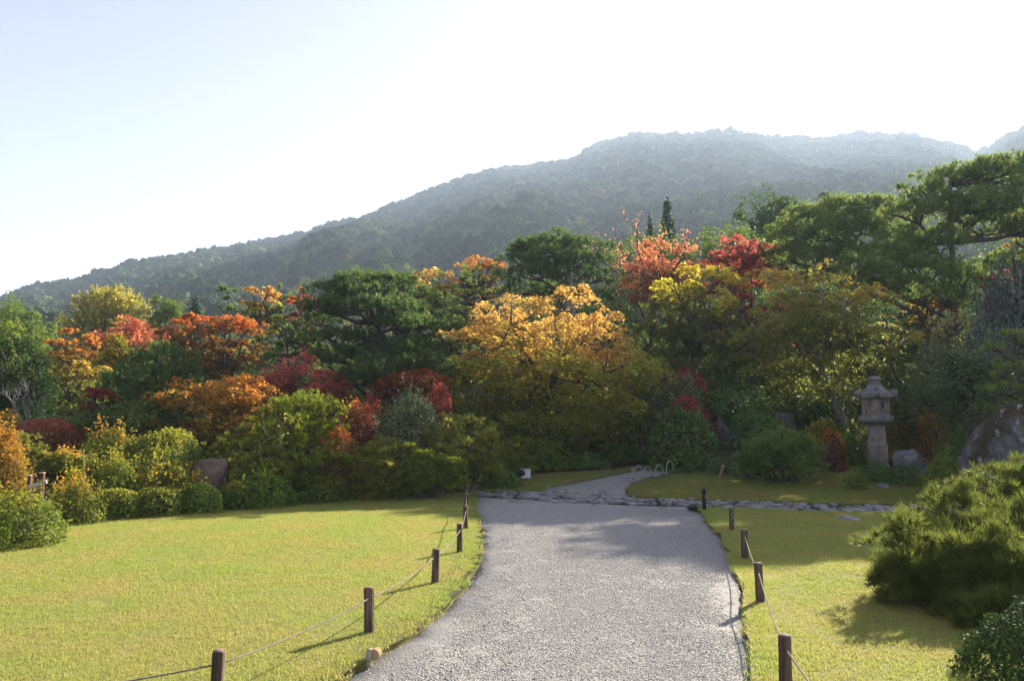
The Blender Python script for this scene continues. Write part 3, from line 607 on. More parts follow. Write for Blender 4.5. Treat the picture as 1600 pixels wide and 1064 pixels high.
sheet('lawn_back', lawnB, .04, 'turf_back', 'shaded lawn in front of the stone lantern', .5, .08, .02)
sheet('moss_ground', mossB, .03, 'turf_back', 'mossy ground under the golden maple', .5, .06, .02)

# ------------------------------------------------------------------ the mountain
ridge = [(-700, 640), (-300, 560), (0, 470), (20, 463), (60, 448), (120, 440), (200, 415), (300, 398), (400, 382), (480, 366), (520, 350), (560, 345), (620, 320), (700, 286), (760, 266), (840, 256), (890, 250), (930, 228), (990, 210), (1080, 208), (1140, 203), (1200, 213), (1280, 215), (1340, 208), (1420, 211), (1480, 224), (1530, 237), (1560, 220), (1600, 196), (1660, 188), (1760, 230), (1950, 290), (2500, 420)]
raz, rel_ = [], []
for p in ridge:
    d = ray(*p); h = math.hypot(d[0], d[1]); raz.append(math.atan2(d[0], d[1])); rel_.append(d[2] / h)
AZ = np.linspace(-.86, .92, 300); TE = np.interp(AZ, raz, rel_)
def mount(az, r):
    te = np.interp(az, raz, rel_); R = 640 + 560 * sstep(-.5, .35, az) + 40 * np.sin(az * 17)
    Hh = te * R - 6.5; r0 = 105; t = np.clip((r - r0) / (R - r0), 0, 1.6)
    base = np.where(t < 1, Hh * (t ** 1.12) + 7 * (1 - t), Hh - (t - 1) * R * .45)
    x, y = np.sin(az) * r, np.cos(az) * r
    sp = fbm(az * 14 + .8 * vnoise(x / 170, y / 170, 0, 33), r / 420, 0, 21, 3) * 12 * np.clip(t * (1 - t) * 4, 0, 1) * np.where(t < 1, 1, 0)
    return np.where(t < 1, base + sp, base), R
rr_ = np.concatenate([np.linspace(105, 400, 26)[:-1], np.linspace(400, 1900, 70)])
A2, R2 = np.meshgrid(AZ, rr_); Z2, _ = mount(A2, R2); Z2 = np.maximum(Z2, 2)
na_ = len(AZ); mi = np.arange((len(rr_) - 1) * na_).reshape(-1, na_)[:, :-1].ravel()
tag(link('mountain', np_mesh('mountain', np.stack([np.sin(A2) * R2, np.cos(A2) * R2, Z2], -1).reshape(-1, 3), np.stack([mi, mi + 1, mi + 1 + na_, mi + na_], 1), 'mountain_soil', smooth=True)), 'wooded mountain ridge behind the garden', kind='structure')
MTOP = float(Z2.max())

def scatter(name, P, rot, scl, idx, protos, label, parent=None):
    """one mass of instances (stuff nobody could count)"""
    c = bpy.data.collections.new(name + '_pieces')
    for o in protos: c.objects.link(o)
    me = bpy.data.meshes.new(name); me.vertices.add(len(P)); me.vertices.foreach_set('co', np.asarray(P, np.float32).ravel())
    for nm, ty, val in (('rot', 'FLOAT', rot), ('scl', 'FLOAT', scl), ('idx', 'INT', idx)):
        a = me.attributes.new(nm, ty, 'POINT'); a.data.foreach_set('value', np.asarray(val, np.float32 if ty == 'FLOAT' else np.int32))
    o = link(name, me, parent); g = bpy.data.node_groups.new(name, 'GeometryNodeTree')
    g.interface.new_socket('Geometry', in_out='INPUT', socket_type='NodeSocketGeometry'); g.interface.new_socket('Geometry', in_out='OUTPUT', socket_type='NodeSocketGeometry')
    gi_, go = g.nodes.new('NodeGroupInput'), g.nodes.new('NodeGroupOutput'); ip = g.nodes.new('GeometryNodeInstanceOnPoints'); ci = g.nodes.new('GeometryNodeCollectionInfo')
    ci.inputs['Collection'].default_value = c; ci.inputs['Separate Children'].default_value = True; ci.inputs['Reset Children'].default_value = True; ip.inputs['Pick Instance'].default_value = True
    def attr(nm, ty):
        n = g.nodes.new('GeometryNodeInputNamedAttribute'); n.data_type = ty; n.inputs['Name'].default_value = nm; return n.outputs['Attribute']
    cx = g.nodes.new('ShaderNodeCombineXYZ'); L = g.links.new
    L(attr('rot', 'FLOAT'), cx.inputs[2]); L(cx.outputs[0], ip.inputs['Rotation']); L(attr('scl', 'FLOAT'), ip.inputs['Scale']); L(attr('idx', 'INT'), ip.inputs['Instance Index'])
    L(ci.outputs[0], ip.inputs['Instance']); L(gi_.outputs[0], ip.inputs['Points']); L(ip.outputs[0], go.inputs[0])
    m = o.modifiers.new('scatter', 'NODES'); m.node_group = g
    return tag(o, label, kind='stuff')
def proto(name, me): return bpy.data.objects.new(name, me)

fp = []
for i in range(7):
    rng = np.random.default_rng(900 + i)
    if i < 5:                                                   # a lumpy crown: smooth boughs with leaf tufts on them
        bm = bmesh.new(); bmesh.ops.create_icosphere(bm, subdivisions=4, radius=1); V = np.array([v.co[:] for v in bm.verts]); Ft = np.array([[v.index for v in f.verts] for f in bm.faces]); bm.free()
        q = 1 + .30 * vnoise(V[:, 0] * 1.9 + i * 5, V[:, 1] * 1.9, V[:, 2] * 1.9, i) + .20 * vnoise(V[:, 0] * 4.5, V[:, 1] * 4.5, V[:, 2] * 4.5 + i, i + 3) + .10 * vnoise(V[:, 0] * 10, V[:, 1] * 10, V[:, 2] * 10, i + 6)
        V = V * q[:, None] * np.array([4.6, 4.6, 4.4]) + [0, 0, 4.0]
        fn = V[Ft].mean(1); tn = rng.random(len(Ft)) * .35 + .3 + .25 * vnoise(fn[:, 0] * .8, fn[:, 1] * .8, fn[:, 2] * .8, i)
        k = 420; pick = rng.integers(0, len(Ft), k); P = fn[pick] + unit(fn[pick] - [0, 0, 4]) * rng.uniform(0, .35, (k, 1)); A = unit(rng.normal(size=(k, 3))); Bv = unit(np.cross(A, rng.normal(size=(k, 3)))); sz = rng.uniform(.2, .5, (k, 1))
        T3 = np.stack([P + A * sz, P - A * sz * .5 + Bv * sz * .8, P - A * sz * .5 - Bv * sz * .8], 1).reshape(-1, 3)
        me_ = np_mesh('forest_crown', np.concatenate([V, T3]), np.concatenate([Ft, np.arange(3 * k).reshape(-1, 3) + len(V)]), 'forest_autumn' if i == 3 else 'forest_leaf', np.concatenate([tn, rng.random(k)]), smooth=True)
        fp.append(proto('forest_crown', me_)); continue
    else:
        n = 1300; Hc = 9.0; u = 1 - np.sqrt(rng.random(n)); a = rng.uniform(0, 6.28, n); r = 2.9 * (1 - u) ** .8 * (1 + .25 * np.sin(u * 40 + a)) * (1 - np.abs(rng.normal(0, .2, n)))
        P = np.stack([np.cos(a) * r, np.sin(a) * r, u * Hc + .5], 1); Nn = np.stack([np.cos(a), np.sin(a), a * 0 + .5], 1) + rng.normal(size=(n, 3)) * .5; rnd = rng.random(n); sz = rng.uniform(.25, .5, n)
    fp.append(proto('forest_crown', leaf_mesh('forest_crown', P, Nn, sz, .65, rnd, 'forest_autumn' if i in (3,) else 'forest_leaf', rng)))
rng = np.random.default_rng(5); NT = 15000
az = rng.uniform(-.78, .80, NT); _, Rm = mount(az, np.full(NT, 500.)); r = np.sqrt(rng.uniform(0, 1, NT) * ((Rm * 1.04) ** 2 - 112 ** 2) + 112 ** 2)
extra_az = rng.uniform(-.7, .74, 900); _, Re = mount(extra_az, np.full(900, 500.)); az = np.concatenate([az, extra_az]); r = np.concatenate([r, Re * rng.uniform(.97, 1.005, 900)])
z, _ = mount(az, r); idx = rng.choice(7, len(az), p=[.2, .2, .2, .09, .2, .055, .055]); idx = np.where(r < 330, idx % 5, idx); scl = rng.uniform(.6, 1.55, len(az)) * np.where(np.arange(len(az)) < NT, 1, .8) * (.5 + .5 * sstep(120, 420, r))
scatter('forest', np.stack([np.sin(az) * r, np.cos(az) * r, np.maximum(z, 2) - .8], 1), rng.uniform(0, 6.28, len(az)), scl, idx, fp, 'dense hazy forest covering the mountain')

# ------------------------------------------------------------------ haze
def haze():
    top = MTOP + 18; x0, x1, y0, y1, z0 = -2450, 2450, -560, 2760, -1.3
    V = [(x, y, z) for x in (x0, x1) for y in (y0, y1) for z in (z0, top)]
    me = bpy.data.meshes.new('haze'); me.from_pydata(V, [], [(0, 1, 3, 2), (4, 6, 7, 5), (0, 4, 5, 1), (2, 3, 7, 6), (0, 2, 6, 4), (1, 5, 7, 3)])
    m = bpy.data.materials.new('haze_air'); m.use_nodes = True; nt = m.node_tree; nt.nodes.remove(nt.nodes['Principled BSDF'])
    pv = nt.nodes.new('ShaderNodeVolumePrincipled'); pv.inputs['Color'].default_value = (.62, .77, 1.0, 1); pv.inputs['Density'].default_value = .00036; pv.inputs['Anisotropy'].default_value = .22
    nt.links.new(pv.outputs[0], nt.nodes['Material Output'].inputs['Volume']); me.materials.append(m)
    tag(link('haze', me), 'thin pale haze in the valley air', kind='stuff')
haze()
#VEG

# ------------------------------------------------------------------ trees and shrubs, back to front
pine('pine_tree', 1400, 1640, 266, 520, 33, 'needle_green', 'tall pine with bristling pads at the frame edge, highest tree of the garden', pads=[(1440, 300, 40, 0), (1490, 292, 48, 1), (1545, 280, 50, 0), (1600, 275, 55, 1), (1650, 290, 55, 0), (1425, 335, 42, -1), (1475, 335, 50, 0), (1530, 330, 50, -1), (1590, 320, 55, -1), (1410, 375, 45, 1), (1460, 385, 45, -1), (1540, 365, 45, 1), (1600, 365, 50, 0), (1520, 345, 40, 2), (1650, 350, 60, 1), (1390, 420, 50, -1), (1340, 425, 40, -2), (1440, 430, 55, -2), (1400, 400, 46, 0), (1500, 440, 45, -1), (1565, 420, 40, 1), (1360, 455, 40, -2), (1420, 465, 50, -2), (1480, 470, 40, -1)], base=-1.6, trunk=(0, -.12), th=.62, tr=.26, lai=6.5)
pine('pine_tree', 1215, 1420, 312, 470, 37, 'needle_green', 'broad pine with sunlit edges, behind the olive maple that leans over the lantern', pads=[(1310, 335, 48, 0), (1360, 330, 45, 0), (1395, 340, 34, 1), (1265, 350, 45, 0), (1240, 375, 38, 0), (1290, 372, 50, -1), (1345, 362, 45, -1), (1230, 405, 36, 0), (1270, 410, 45, -1), (1320, 400, 42, -1), (1245, 440, 40, 0), (1300, 440, 46, 0)], trunk=(.1, .05), th=.5, tr=.24, lai=5.2)
broad('evergreen_tree', 1150, 1262, 302, 400, 60, 'green_deep', 'dusky grey-green round tree rising behind the broad pine', k=26)
broad('evergreen_tree', 1255, 1315, 302, 400, 64, 'green_grey', 'faint pale tree top peeking over the broad pine', k=18)
cone_tree('cypress_tree', 1020, 1064, 304, 420, 58, 'cypress', 'dark pointed cypress standing out against the mountain', 'cypress')
cone_tree('cypress_tree', 1005, 1026, 328, 420, 58, 'cypress', 'small slim cypress just beside the taller pointed one', 'cypress')
cone_tree('conifer_tree', 1094, 1118, 348, 420, 58, 'green_deep', 'small blunt conifer tip above the hedge and scarlet maple', 'conifer', expo=.5)
broad('evergreen_tree', 1075, 1235, 356, 460, 47, 'green_mid', 'long sunlit evergreen top behind the scarlet maple', k=34, group=None)
broad('evergreen_tree', 955, 1085, 366, 470, 50, 'green_mid', 'mid-green tree behind the sparse cherry and coral maple', k=28)
twig_tree('cherry_tree', 925, 1068, 348, 520, 43, 'nearly leafless cherry with scattered salmon leaves before the cypress', 'bark', 'cherry_leaf', 900, 'cherry tree', 4, .62, .10, 1.6)
maple('maple_tree', 975, 1112, 382, 470, 41, 'maple_coral', 'coral-orange maple with a straight dark trunk below the cypress', tr=.16)
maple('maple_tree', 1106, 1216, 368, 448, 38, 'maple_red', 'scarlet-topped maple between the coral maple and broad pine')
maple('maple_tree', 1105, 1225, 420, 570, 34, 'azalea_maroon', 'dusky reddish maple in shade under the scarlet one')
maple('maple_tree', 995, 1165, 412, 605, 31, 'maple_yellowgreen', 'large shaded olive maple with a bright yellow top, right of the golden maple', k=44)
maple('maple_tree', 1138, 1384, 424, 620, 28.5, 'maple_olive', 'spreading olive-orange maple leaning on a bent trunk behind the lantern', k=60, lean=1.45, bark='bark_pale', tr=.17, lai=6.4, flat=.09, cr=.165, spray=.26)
broad('evergreen_tree', 1190, 1370, 430, 640, 42, 'green_deep', 'tall shaded evergreen behind the olive maple and broad pine', k=44)
broad('evergreen_tree', 1340, 1520, 440, 640, 40, 'green_deep', 'tall shaded evergreen behind the trunk of the tallest pine', k=44)
broad('evergreen_tree', 1480, 1700, 368, 640, 38, 'green_deep', 'dark evergreen behind the weeping tree at the frame edge', k=44)
broad('evergreen_tree', 1080, 1220, 470, 640, 38, 'green_deep', 'shaded evergreen under the scarlet and dusky maples', k=40)
weeping('weeping_tree', 1512, 1660, 375, 560, 26, 'weeping_blue', 'weeping tree with hanging grey-blue leaves at the frame edge')
maple('maple_tree', 1350, 1430, 488, 590, 31, 'pale_leaf', 'backlit pale yellow maple sprays above the lantern', k=20, lai=2.6)
maple('maple_tree', 1418, 1478, 462, 530, 32, 'maple_orange', 'small orange and yellow maple behind the tall pine trunk', k=18, lai=3)
broad('camellia_tree', 1445, 1512, 484, 560, 29, 'pale_leaf', 'pale glossy leaves catching sun beside the tall pine trunk', k=18, lai=2.6)
maple('maple_tree', 1560, 1640, 360, 440, 36, 'maple_orange', 'bit of orange foliage showing under the tallest pine, above the weeping tree', k=18, lai=3)
maple('maple_tree', 1530, 1580, 420, 480, 31, 'maple_red', 'small red sprig of maple in front of the weeping tree', k=12, lai=1.6)
broad('camellia_tree', 1385, 1530, 540, 690, 27, 'undergrowth', 'dark evergreen in deep shade behind the lantern', 'evergreen tree', k=40)
broad('camellia_tree', 1180, 1330, 590, 700, 30, 'green_deep', 'dark glossy evergreen under the leaning olive maple', 'evergreen tree', k=36)
broad('osmanthus_tree', 1434, 1578, 534, 668, 21.5, 'green_grey', 'big rounded grey-green shrub with glossy leaves above the mossy boulder', 'shrub', k=44, cr=.2)
pine('pine_tree', 1520, 1640, 510, 660, 19.5, 'needle_green', 'dark low pine hanging over the mossy boulder', npads=13, prof='flat', rpad=.2, trunk=(.3, .1))
pine('pine_tree', 785, 955, 366, 520, 37, 'needle_deep', 'flat-topped dark pine above the golden maple', pads=[(870, 384, 46, 0), (835, 392, 40, 0), (915, 388, 38, 0), (810, 412, 38, 0), (855, 410, 45, -1), (905, 412, 45, -1), (935, 408, 25, 0), (800, 432, 30, 0), (840, 432, 45, -1), (885, 436, 45, -1), (925, 438, 36, 0), (815, 458, 40, 0), (870, 465, 45, 0), (920, 470, 40, 1)], trunk=(0, 0), th=.38, tr=.2)
broad('evergreen_tree', 800, 990, 440, 600, 40, 'green_mid', 'tangled green tree with bare twigs between the golden maple and flat-topped pine', k=40)
twig_tree('bare_tree', 800, 930, 410, 560, 34, 'leafless pale twigs before the flat-topped dark pine', 'bark_grey', depth=4, spread=.55, r0=.06)
maple('maple_tree', 715, 795, 402, 480, 48, 'maple_orange', 'small amber tree top just left of the flat-topped pine')
maple('maple_tree', 630, 745, 420, 500, 46, 'maple_gold', 'yellow-orange tree behind the layered pine and the round pine')
pine('pine_tree', 664, 805, 424, 540, 36, 'needle_green', 'rounded dense pine between the layered pine and the golden maple', npads=22, rpad=.22, th=.6)
plume_tree('bamboo_clump', 560, 640, 410, 480, 46, 'green_yellow', 'wispy yellow-green bamboo tips above the layered pine', nc=16, lai=1.2)
pine('pine_tree', 485, 715, 430, 640, 29, 'needle_deep', 'large layered pine with tiered flat pads and a leaning trunk', pads=[(560, 446, 48, 1), (610, 446, 45, 1), (520, 458, 42, 0), (645, 462, 36, 1), (575, 464, 52, 0), (510, 485, 45, -1), (560, 486, 52, -1), (620, 484, 45, -1), (655, 492, 30, 0), (500, 505, 34, 0), (600, 512, 45, 1), (645, 510, 46, -1), (685, 516, 36, 0), (520, 530, 42, -1), (570, 535, 36, 1), (640, 546, 52, -1), (690, 552, 36, 0), (530, 560, 44, -1), (585, 556, 46, 0), (600, 580, 55, -2), (660, 572, 48, -2), (550, 595, 44, -2), (690, 590, 40, -1), (620, 605, 50, -1)], trunk=(.12, -.12), th=.36, tr=.24, lai=4.6)
pine('pine_tree', 408, 500, 498, 600, 29, 'needle_deep', 'small rounded dark pine left of the layered pine', npads=13, rpad=.25, th=.6)
pine('pine_tree', 412, 468, 446, 520, 42, 'needle_green', 'small pine top with yellow maples on either side', npads=10, rpad=.25, th=.5)
pine('pine_tree', 330, 382, 448, 520, 44, 'needle_deep', 'narrow ragged pine top left of the yellow maple', npads=10, rpad=.24, prof='cone')
maple('maple_tree', 372, 442, 446, 540, 41, 'maple_gold', 'yellow maple between the two small pine tops')
maple('maple_tree', 440, 495, 462, 560, 40, 'maple_rust', 'small russet-red maple top touching the layered pine')
maple('maple_tree', 455, 500, 448, 520, 43, 'maple_red', 'red maple tip behind the layered pine')
cone_tree('conifer_tree', 288, 326, 458, 540, 52, 'cypress', 'dark pointed conifer beside the yellow-green bamboo', 'conifer', expo=.6)
plume_tree('bamboo_grove', 78, 268, 443, 580, 55, 'bamboo', 'big rounded yellow-green bamboo dome at the foot of the mountain', nc=170, lai=7.5)
broad('evergreen_tree', 238, 298, 462, 560, 56, 'green_mid', 'low olive round tree hugging the bamboo dome', k=20)
broad('evergreen_tree', -40, 82, 470, 600, 48, 'green_mid', 'green tree top at the frame edge beside the bamboo dome', k=34)
broad('evergreen_tree', -30, 34, 500, 600, 40, 'green_fresh', 'bright fresh green tree top against the frame edge', k=20)
maple('maple_tree', 140, 268, 500, 600, 40, 'maple_coral', 'bright coral-orange maple below the bamboo dome', k=34)
maple('maple_tree', 66, 165, 512, 620, 36, 'maple_orange', 'orange maple left of the coral one, above the dark cedar', k=30)
maple('maple_tree', 245, 345, 490, 620, 37, 'maple_rust', 'russet maple beside the coral maple', k=34)
maple('maple_tree', 305, 425, 488, 620, 36, 'maple_rust', 'wide brown-orange maple with a red rim, behind the orange lawn-side maple', k=40)
broad('evergreen_tree', 155, 225, 522, 620, 33, 'green_yellow', 'lime-yellow small tree between the coral maple and the grey-green pine', k=20)
broad('cedar_tree', -40, 96, 528, 690, 25, 'camellia_dark', 'dense dark green cedar at the frame edge behind the bare tree', 'cedar', k=40)
maple('maple_tree', 70, 165, 560, 660, 28, 'maple_olive', 'shaded yellow-brown maple between the cedar and the grey-green pine', k=28)
pine('pine_tree', 172, 304, 546, 690, 24, 'needle_deep', 'grey-green pine with domed pads left of the orange maple', pads=[(255, 562, 40, 0), (225, 572, 36, 0), (285, 580, 28, 0), (205, 592, 36, 0), (250, 592, 42, -1), (190, 612, 32, 0), (235, 618, 40, -1), (280, 610, 34, 0), (210, 640, 40, 0), (255, 645, 38, -1)], trunk=(.2, .05), th=.55)
twig_tree('bare_tree', 8, 92, 590, 690, 22, 'leafless grey tree in front of the dark cedar', 'bark_grey', depth=4, spread=.7, r0=.028)
maple('maple_tree', 115, 190, 604, 690, 23, 'azalea_maroon', 'dull brick-red maple in shade under the grey-green pine', k=24)
shrub('azalea_shrub', 10, 140, 652, 720, 20, 'azalea_maroon', 'dark rusty shrub in shade below the leafless grey tree', lump=.16)
shrub('azalea_shrub', -40, 60, 640, 720, 21, 'maple_olive', 'dull olive-brown shrub at the frame edge below the cedar', lump=.16)
broad('evergreen_tree', 120, 280, 630, 720, 22, 'undergrowth', 'low dark evergreen in the shade below the grey-green pine', k=36)
maple('maple_tree', 255, 452, 586, 715, 22.5, 'maple_orange', 'round orange-gold maple behind the clipped lawn shrubs', k=52, lai=5)
maple('maple_tree', 372, 545, 556, 680, 26, 'maple_red', 'deep crimson maple below the layered pine', k=44)
pine('pine_tree', 395, 535, 618, 740, 20.5, 'needle_gold', 'low olive-gold pine between the orange maple and the red azalea', pads=[(475, 635, 38, 0), (440, 645, 34, 0), (510, 645, 28, 0), (425, 670, 38, 0), (470, 665, 42, -.6), (512, 668, 26, 0), (440, 695, 42, -.4), (490, 692, 36, -.5)], trunk=(.1, 0), th=.55)
shrub('azalea_hedge', 575, 712, 578, 660, 25, 'azalea_red', 'long flat-topped red azalea hedge under the layered pine', 'hedge', boxy=.5, lump=.08)
shrub('azalea_shrub', 655, 716, 592, 690, 22.5, 'azalea_maroon', 'dim maroon azalea tucked beside the golden maple', lump=.1)
shrub('azalea_shrub', 512, 606, 624, 700, 21.5, 'azalea_red', 'clipped crimson azalea in front of the long red hedge', lump=.08)
shrub('azalea_shrub', 560, 600, 612, 680, 23, 'azalea_maroon', 'small brownish azalea between the crimson one and the red hedge', lump=.12)
shrub('olive_shrub', 578, 702, 606, 725, 20.5, 'green_grey', 'tall grey-green leafy shrub right of the crimson azalea', lump=.16, sprigs=.2, leafpx=2.3)
shrub('azalea_shrub', 482, 575, 664, 745, 19.8, 'maple_rust', 'domed green and rust azalea below the olive-gold pine', lump=.08)
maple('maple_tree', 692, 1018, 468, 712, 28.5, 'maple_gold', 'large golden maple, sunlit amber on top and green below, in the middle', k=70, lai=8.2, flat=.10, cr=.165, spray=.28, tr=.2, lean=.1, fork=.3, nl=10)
broad('evergreen_tree', 1000, 1200, 590, 720, 29, 'green_deep', 'dark evergreen thicket tree right of the golden maple', k=40)
shrub('azalea_shrub', 1018, 1125, 566, 640, 27.5, 'azalea_maroon', 'flat dark red azalea topping the dark shrubs, upper one', lump=.08)
shrub('rhododendron_shrub', 1000, 1115, 588, 700, 26.3, 'green_grey', 'leafy rhododendron below the upper red azalea', lump=.16, leafpx=2.6)
shrub('azalea_shrub', 1022, 1120, 614, 690, 25.4, 'azalea_maroon', 'low dark red azalea under the rhododendron, lower one', lump=.08)
shrub('rhododendron_shrub', 1015, 1122, 628, 730, 24.6, 'green_deep', 'dark rhododendron in front of the lower red azalea', lump=.16, leafpx=2.6)
shrub('evergreen_shrub', 1120, 1250, 640, 725, 25.5, 'green_deep', 'dark shrub in the shade below the leaning maple', lump=.2)
pine_mound('dwarf_pine', [(700, 672, 36, .6), (735, 668, 34, .6), (760, 688, 30, .4), (715, 695, 34, 0), (680, 690, 26, .2)], 20.5, 'needle_fresh', 'spreading dwarf pine just left of the golden maple')
pine_mound('dwarf_pine', [(752, 722, 32, 0), (785, 716, 36, .4), (805, 722, 24, .5), (755, 742, 28, 0)], 23.4, 'needle_fresh', 'dwarf pine mound in shade behind the white notice board')
shrub('camellia_shrub', 748, 815, 730, 764, 21.6, 'green_deep', 'small round dark shrub left of the white notice board', lump=.14)
shrub('evergreen_shrub', 805, 885, 690, 748, 25, 'fern_green', 'ferny olive undershrub below the golden maple', lump=.25, sprigs=.4)
shrub('camellia_shrub', 880, 955, 706, 744, 25.4, 'green_deep', 'low dark mound of leaves at the foot of the golden maple', lump=.14)
shrub('evergreen_shrub', 940, 1015, 690, 735, 27, 'fern_green', 'leafy green shrub beside the grey boulder', lump=.25, sprigs=.3)
shrub('evergreen_shrub', 1030, 1075, 700, 728, 28, 'fern_green', 'small fern-like shrub at the end of the branch path', lump=.25, sprigs=.3)
pine_mound('dwarf_pine', [(690, 708, 26, 0), (660, 722, 32, -.2), (700, 730, 30, -.3), (640, 745, 26, -.3)], 19.8, 'needle_gold', 'sunlit dwarf pine left of the rope fence end')
pine_mound('dwarf_pine', [(600, 700, 30, .3), (570, 712, 28, .2), (635, 706, 24, .2), (600, 728, 30, -.1)], 19.5, 'needle_fresh', 'green dwarf pine below the grey-green shrub')
# shrubs along the lawn, left to right
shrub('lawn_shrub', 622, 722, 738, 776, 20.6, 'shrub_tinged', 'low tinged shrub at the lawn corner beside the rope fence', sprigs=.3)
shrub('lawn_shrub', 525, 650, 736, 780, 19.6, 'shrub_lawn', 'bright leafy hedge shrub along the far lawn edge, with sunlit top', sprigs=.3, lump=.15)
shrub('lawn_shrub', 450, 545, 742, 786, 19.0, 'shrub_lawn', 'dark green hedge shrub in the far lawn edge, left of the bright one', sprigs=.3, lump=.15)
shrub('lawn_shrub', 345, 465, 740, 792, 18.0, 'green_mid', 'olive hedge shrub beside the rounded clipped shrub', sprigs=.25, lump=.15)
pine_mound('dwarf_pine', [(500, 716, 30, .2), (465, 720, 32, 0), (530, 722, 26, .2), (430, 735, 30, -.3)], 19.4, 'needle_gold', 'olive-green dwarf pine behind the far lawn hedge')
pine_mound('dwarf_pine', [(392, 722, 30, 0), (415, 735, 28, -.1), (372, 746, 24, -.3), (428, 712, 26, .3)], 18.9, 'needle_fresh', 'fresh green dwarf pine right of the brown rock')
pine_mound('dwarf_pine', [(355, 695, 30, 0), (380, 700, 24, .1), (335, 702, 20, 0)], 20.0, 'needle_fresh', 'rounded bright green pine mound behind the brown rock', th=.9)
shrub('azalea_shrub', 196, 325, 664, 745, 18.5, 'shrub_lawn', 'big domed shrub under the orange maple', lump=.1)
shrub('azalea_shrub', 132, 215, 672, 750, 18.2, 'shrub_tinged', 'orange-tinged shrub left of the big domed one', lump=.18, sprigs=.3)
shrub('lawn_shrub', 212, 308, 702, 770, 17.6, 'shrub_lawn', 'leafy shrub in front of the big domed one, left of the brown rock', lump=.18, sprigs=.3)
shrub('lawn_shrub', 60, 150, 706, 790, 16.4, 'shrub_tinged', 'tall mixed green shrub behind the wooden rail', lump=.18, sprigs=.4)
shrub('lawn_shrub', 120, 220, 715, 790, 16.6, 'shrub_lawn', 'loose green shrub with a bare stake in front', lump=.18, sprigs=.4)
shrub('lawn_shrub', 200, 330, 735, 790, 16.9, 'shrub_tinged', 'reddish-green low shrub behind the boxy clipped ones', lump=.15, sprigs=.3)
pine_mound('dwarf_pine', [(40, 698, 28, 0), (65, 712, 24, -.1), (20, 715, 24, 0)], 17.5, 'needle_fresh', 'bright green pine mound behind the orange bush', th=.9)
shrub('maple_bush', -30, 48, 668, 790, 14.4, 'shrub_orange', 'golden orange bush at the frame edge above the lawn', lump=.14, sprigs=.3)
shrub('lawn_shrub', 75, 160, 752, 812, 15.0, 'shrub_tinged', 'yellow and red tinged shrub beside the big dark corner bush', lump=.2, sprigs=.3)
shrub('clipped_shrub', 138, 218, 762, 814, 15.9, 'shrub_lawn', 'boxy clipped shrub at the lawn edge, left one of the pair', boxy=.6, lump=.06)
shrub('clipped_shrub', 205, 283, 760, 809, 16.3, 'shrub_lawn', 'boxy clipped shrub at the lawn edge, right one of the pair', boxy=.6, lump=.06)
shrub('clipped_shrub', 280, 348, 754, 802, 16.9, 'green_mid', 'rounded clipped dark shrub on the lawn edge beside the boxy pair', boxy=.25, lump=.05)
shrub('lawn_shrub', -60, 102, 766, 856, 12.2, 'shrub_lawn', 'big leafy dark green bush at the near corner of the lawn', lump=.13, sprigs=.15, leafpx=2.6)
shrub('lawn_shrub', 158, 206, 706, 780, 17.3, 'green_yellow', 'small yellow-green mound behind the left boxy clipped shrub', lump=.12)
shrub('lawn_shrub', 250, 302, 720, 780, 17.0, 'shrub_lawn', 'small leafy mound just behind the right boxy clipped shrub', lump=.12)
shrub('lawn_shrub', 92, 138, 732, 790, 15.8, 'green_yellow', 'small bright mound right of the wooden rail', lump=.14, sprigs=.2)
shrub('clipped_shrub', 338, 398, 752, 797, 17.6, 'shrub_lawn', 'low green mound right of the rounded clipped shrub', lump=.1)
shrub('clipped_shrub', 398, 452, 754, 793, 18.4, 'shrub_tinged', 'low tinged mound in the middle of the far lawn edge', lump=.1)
shrub('clipped_shrub', 555, 612, 748, 785, 19.4, 'green_yellow', 'low yellow-green mound at the foot of the bright leafy hedge', lump=.1)
# shrubs of the shaded right side
shrub('evergreen_shrub', 1062, 1120, 708, 740, 25, 'green_mid', 'small rounded shrub where the branch path ends', lump=.14)
shrub('evergreen_shrub', 1090, 1160, 706, 742, 24, 'green_grey', 'pale-leaved low shrub behind the leaning stake', lump=.16)
shrub('azalea_shrub', 1122, 1200, 668, 735, 25.5, 'green_grey', 'tall pale-flecked shrub behind the dwarf pine on the back lawn', lump=.14, leafpx=2.2)
pine_mound('dwarf_pine', [(1222, 690, 44, 0), (1190, 700, 36, .1), (1258, 700, 34, .1), (1175, 716, 24, 0), (1225, 715, 40, -.3), (1272, 712, 22, 0)], 22.6, 'needle_green', 'wide dwarf pine dome on the back lawn before the wooden bench', th=.6)
shrub('azalea_shrub', 1246, 1318, 650, 715, 25.5, 'green_yellow', 'yellow-green variegated shrub left of the stone lantern', lump=.14)
shrub('azalea_shrub', 1278, 1320, 668, 705, 24.4, 'azalea_red', 'little red azalea left of the stone lantern', lump=.14)
shrub('fern_clump', 1305, 1360, 668, 735, 26, 'fern_green', 'dark ferny shrub touching the lantern pillar', 'fern', lump=.22, sprigs=.5)
shrub('azalea_shrub', 1382, 1446, 640, 715, 27.2, 'shrub_orange', 'backlit orange shrub right of the stone lantern', lump=.14)
shrub('azalea_shrub', 1420, 1490, 648, 720, 25.5, 'maple_rust', 'rusty brown shrub between the orange shrub and the mossy boulder', lump=.14)
shrub('evergreen_shrub', 1452, 1530, 680, 760, 22, 'green_deep', 'dark green shrub at the left foot of the mossy boulder', lump=.18)
shrub('camellia_shrub', 1342, 1396, 718, 756, 22.5, 'green_deep', 'dark round shrub at the foot of the stone lantern', lump=.14)
shrub('camellia_shrub', 1316, 1354, 732, 764, 21.2, 'green_mid', 'smallest round shrub on the back lawn below the lantern', lump=.14)
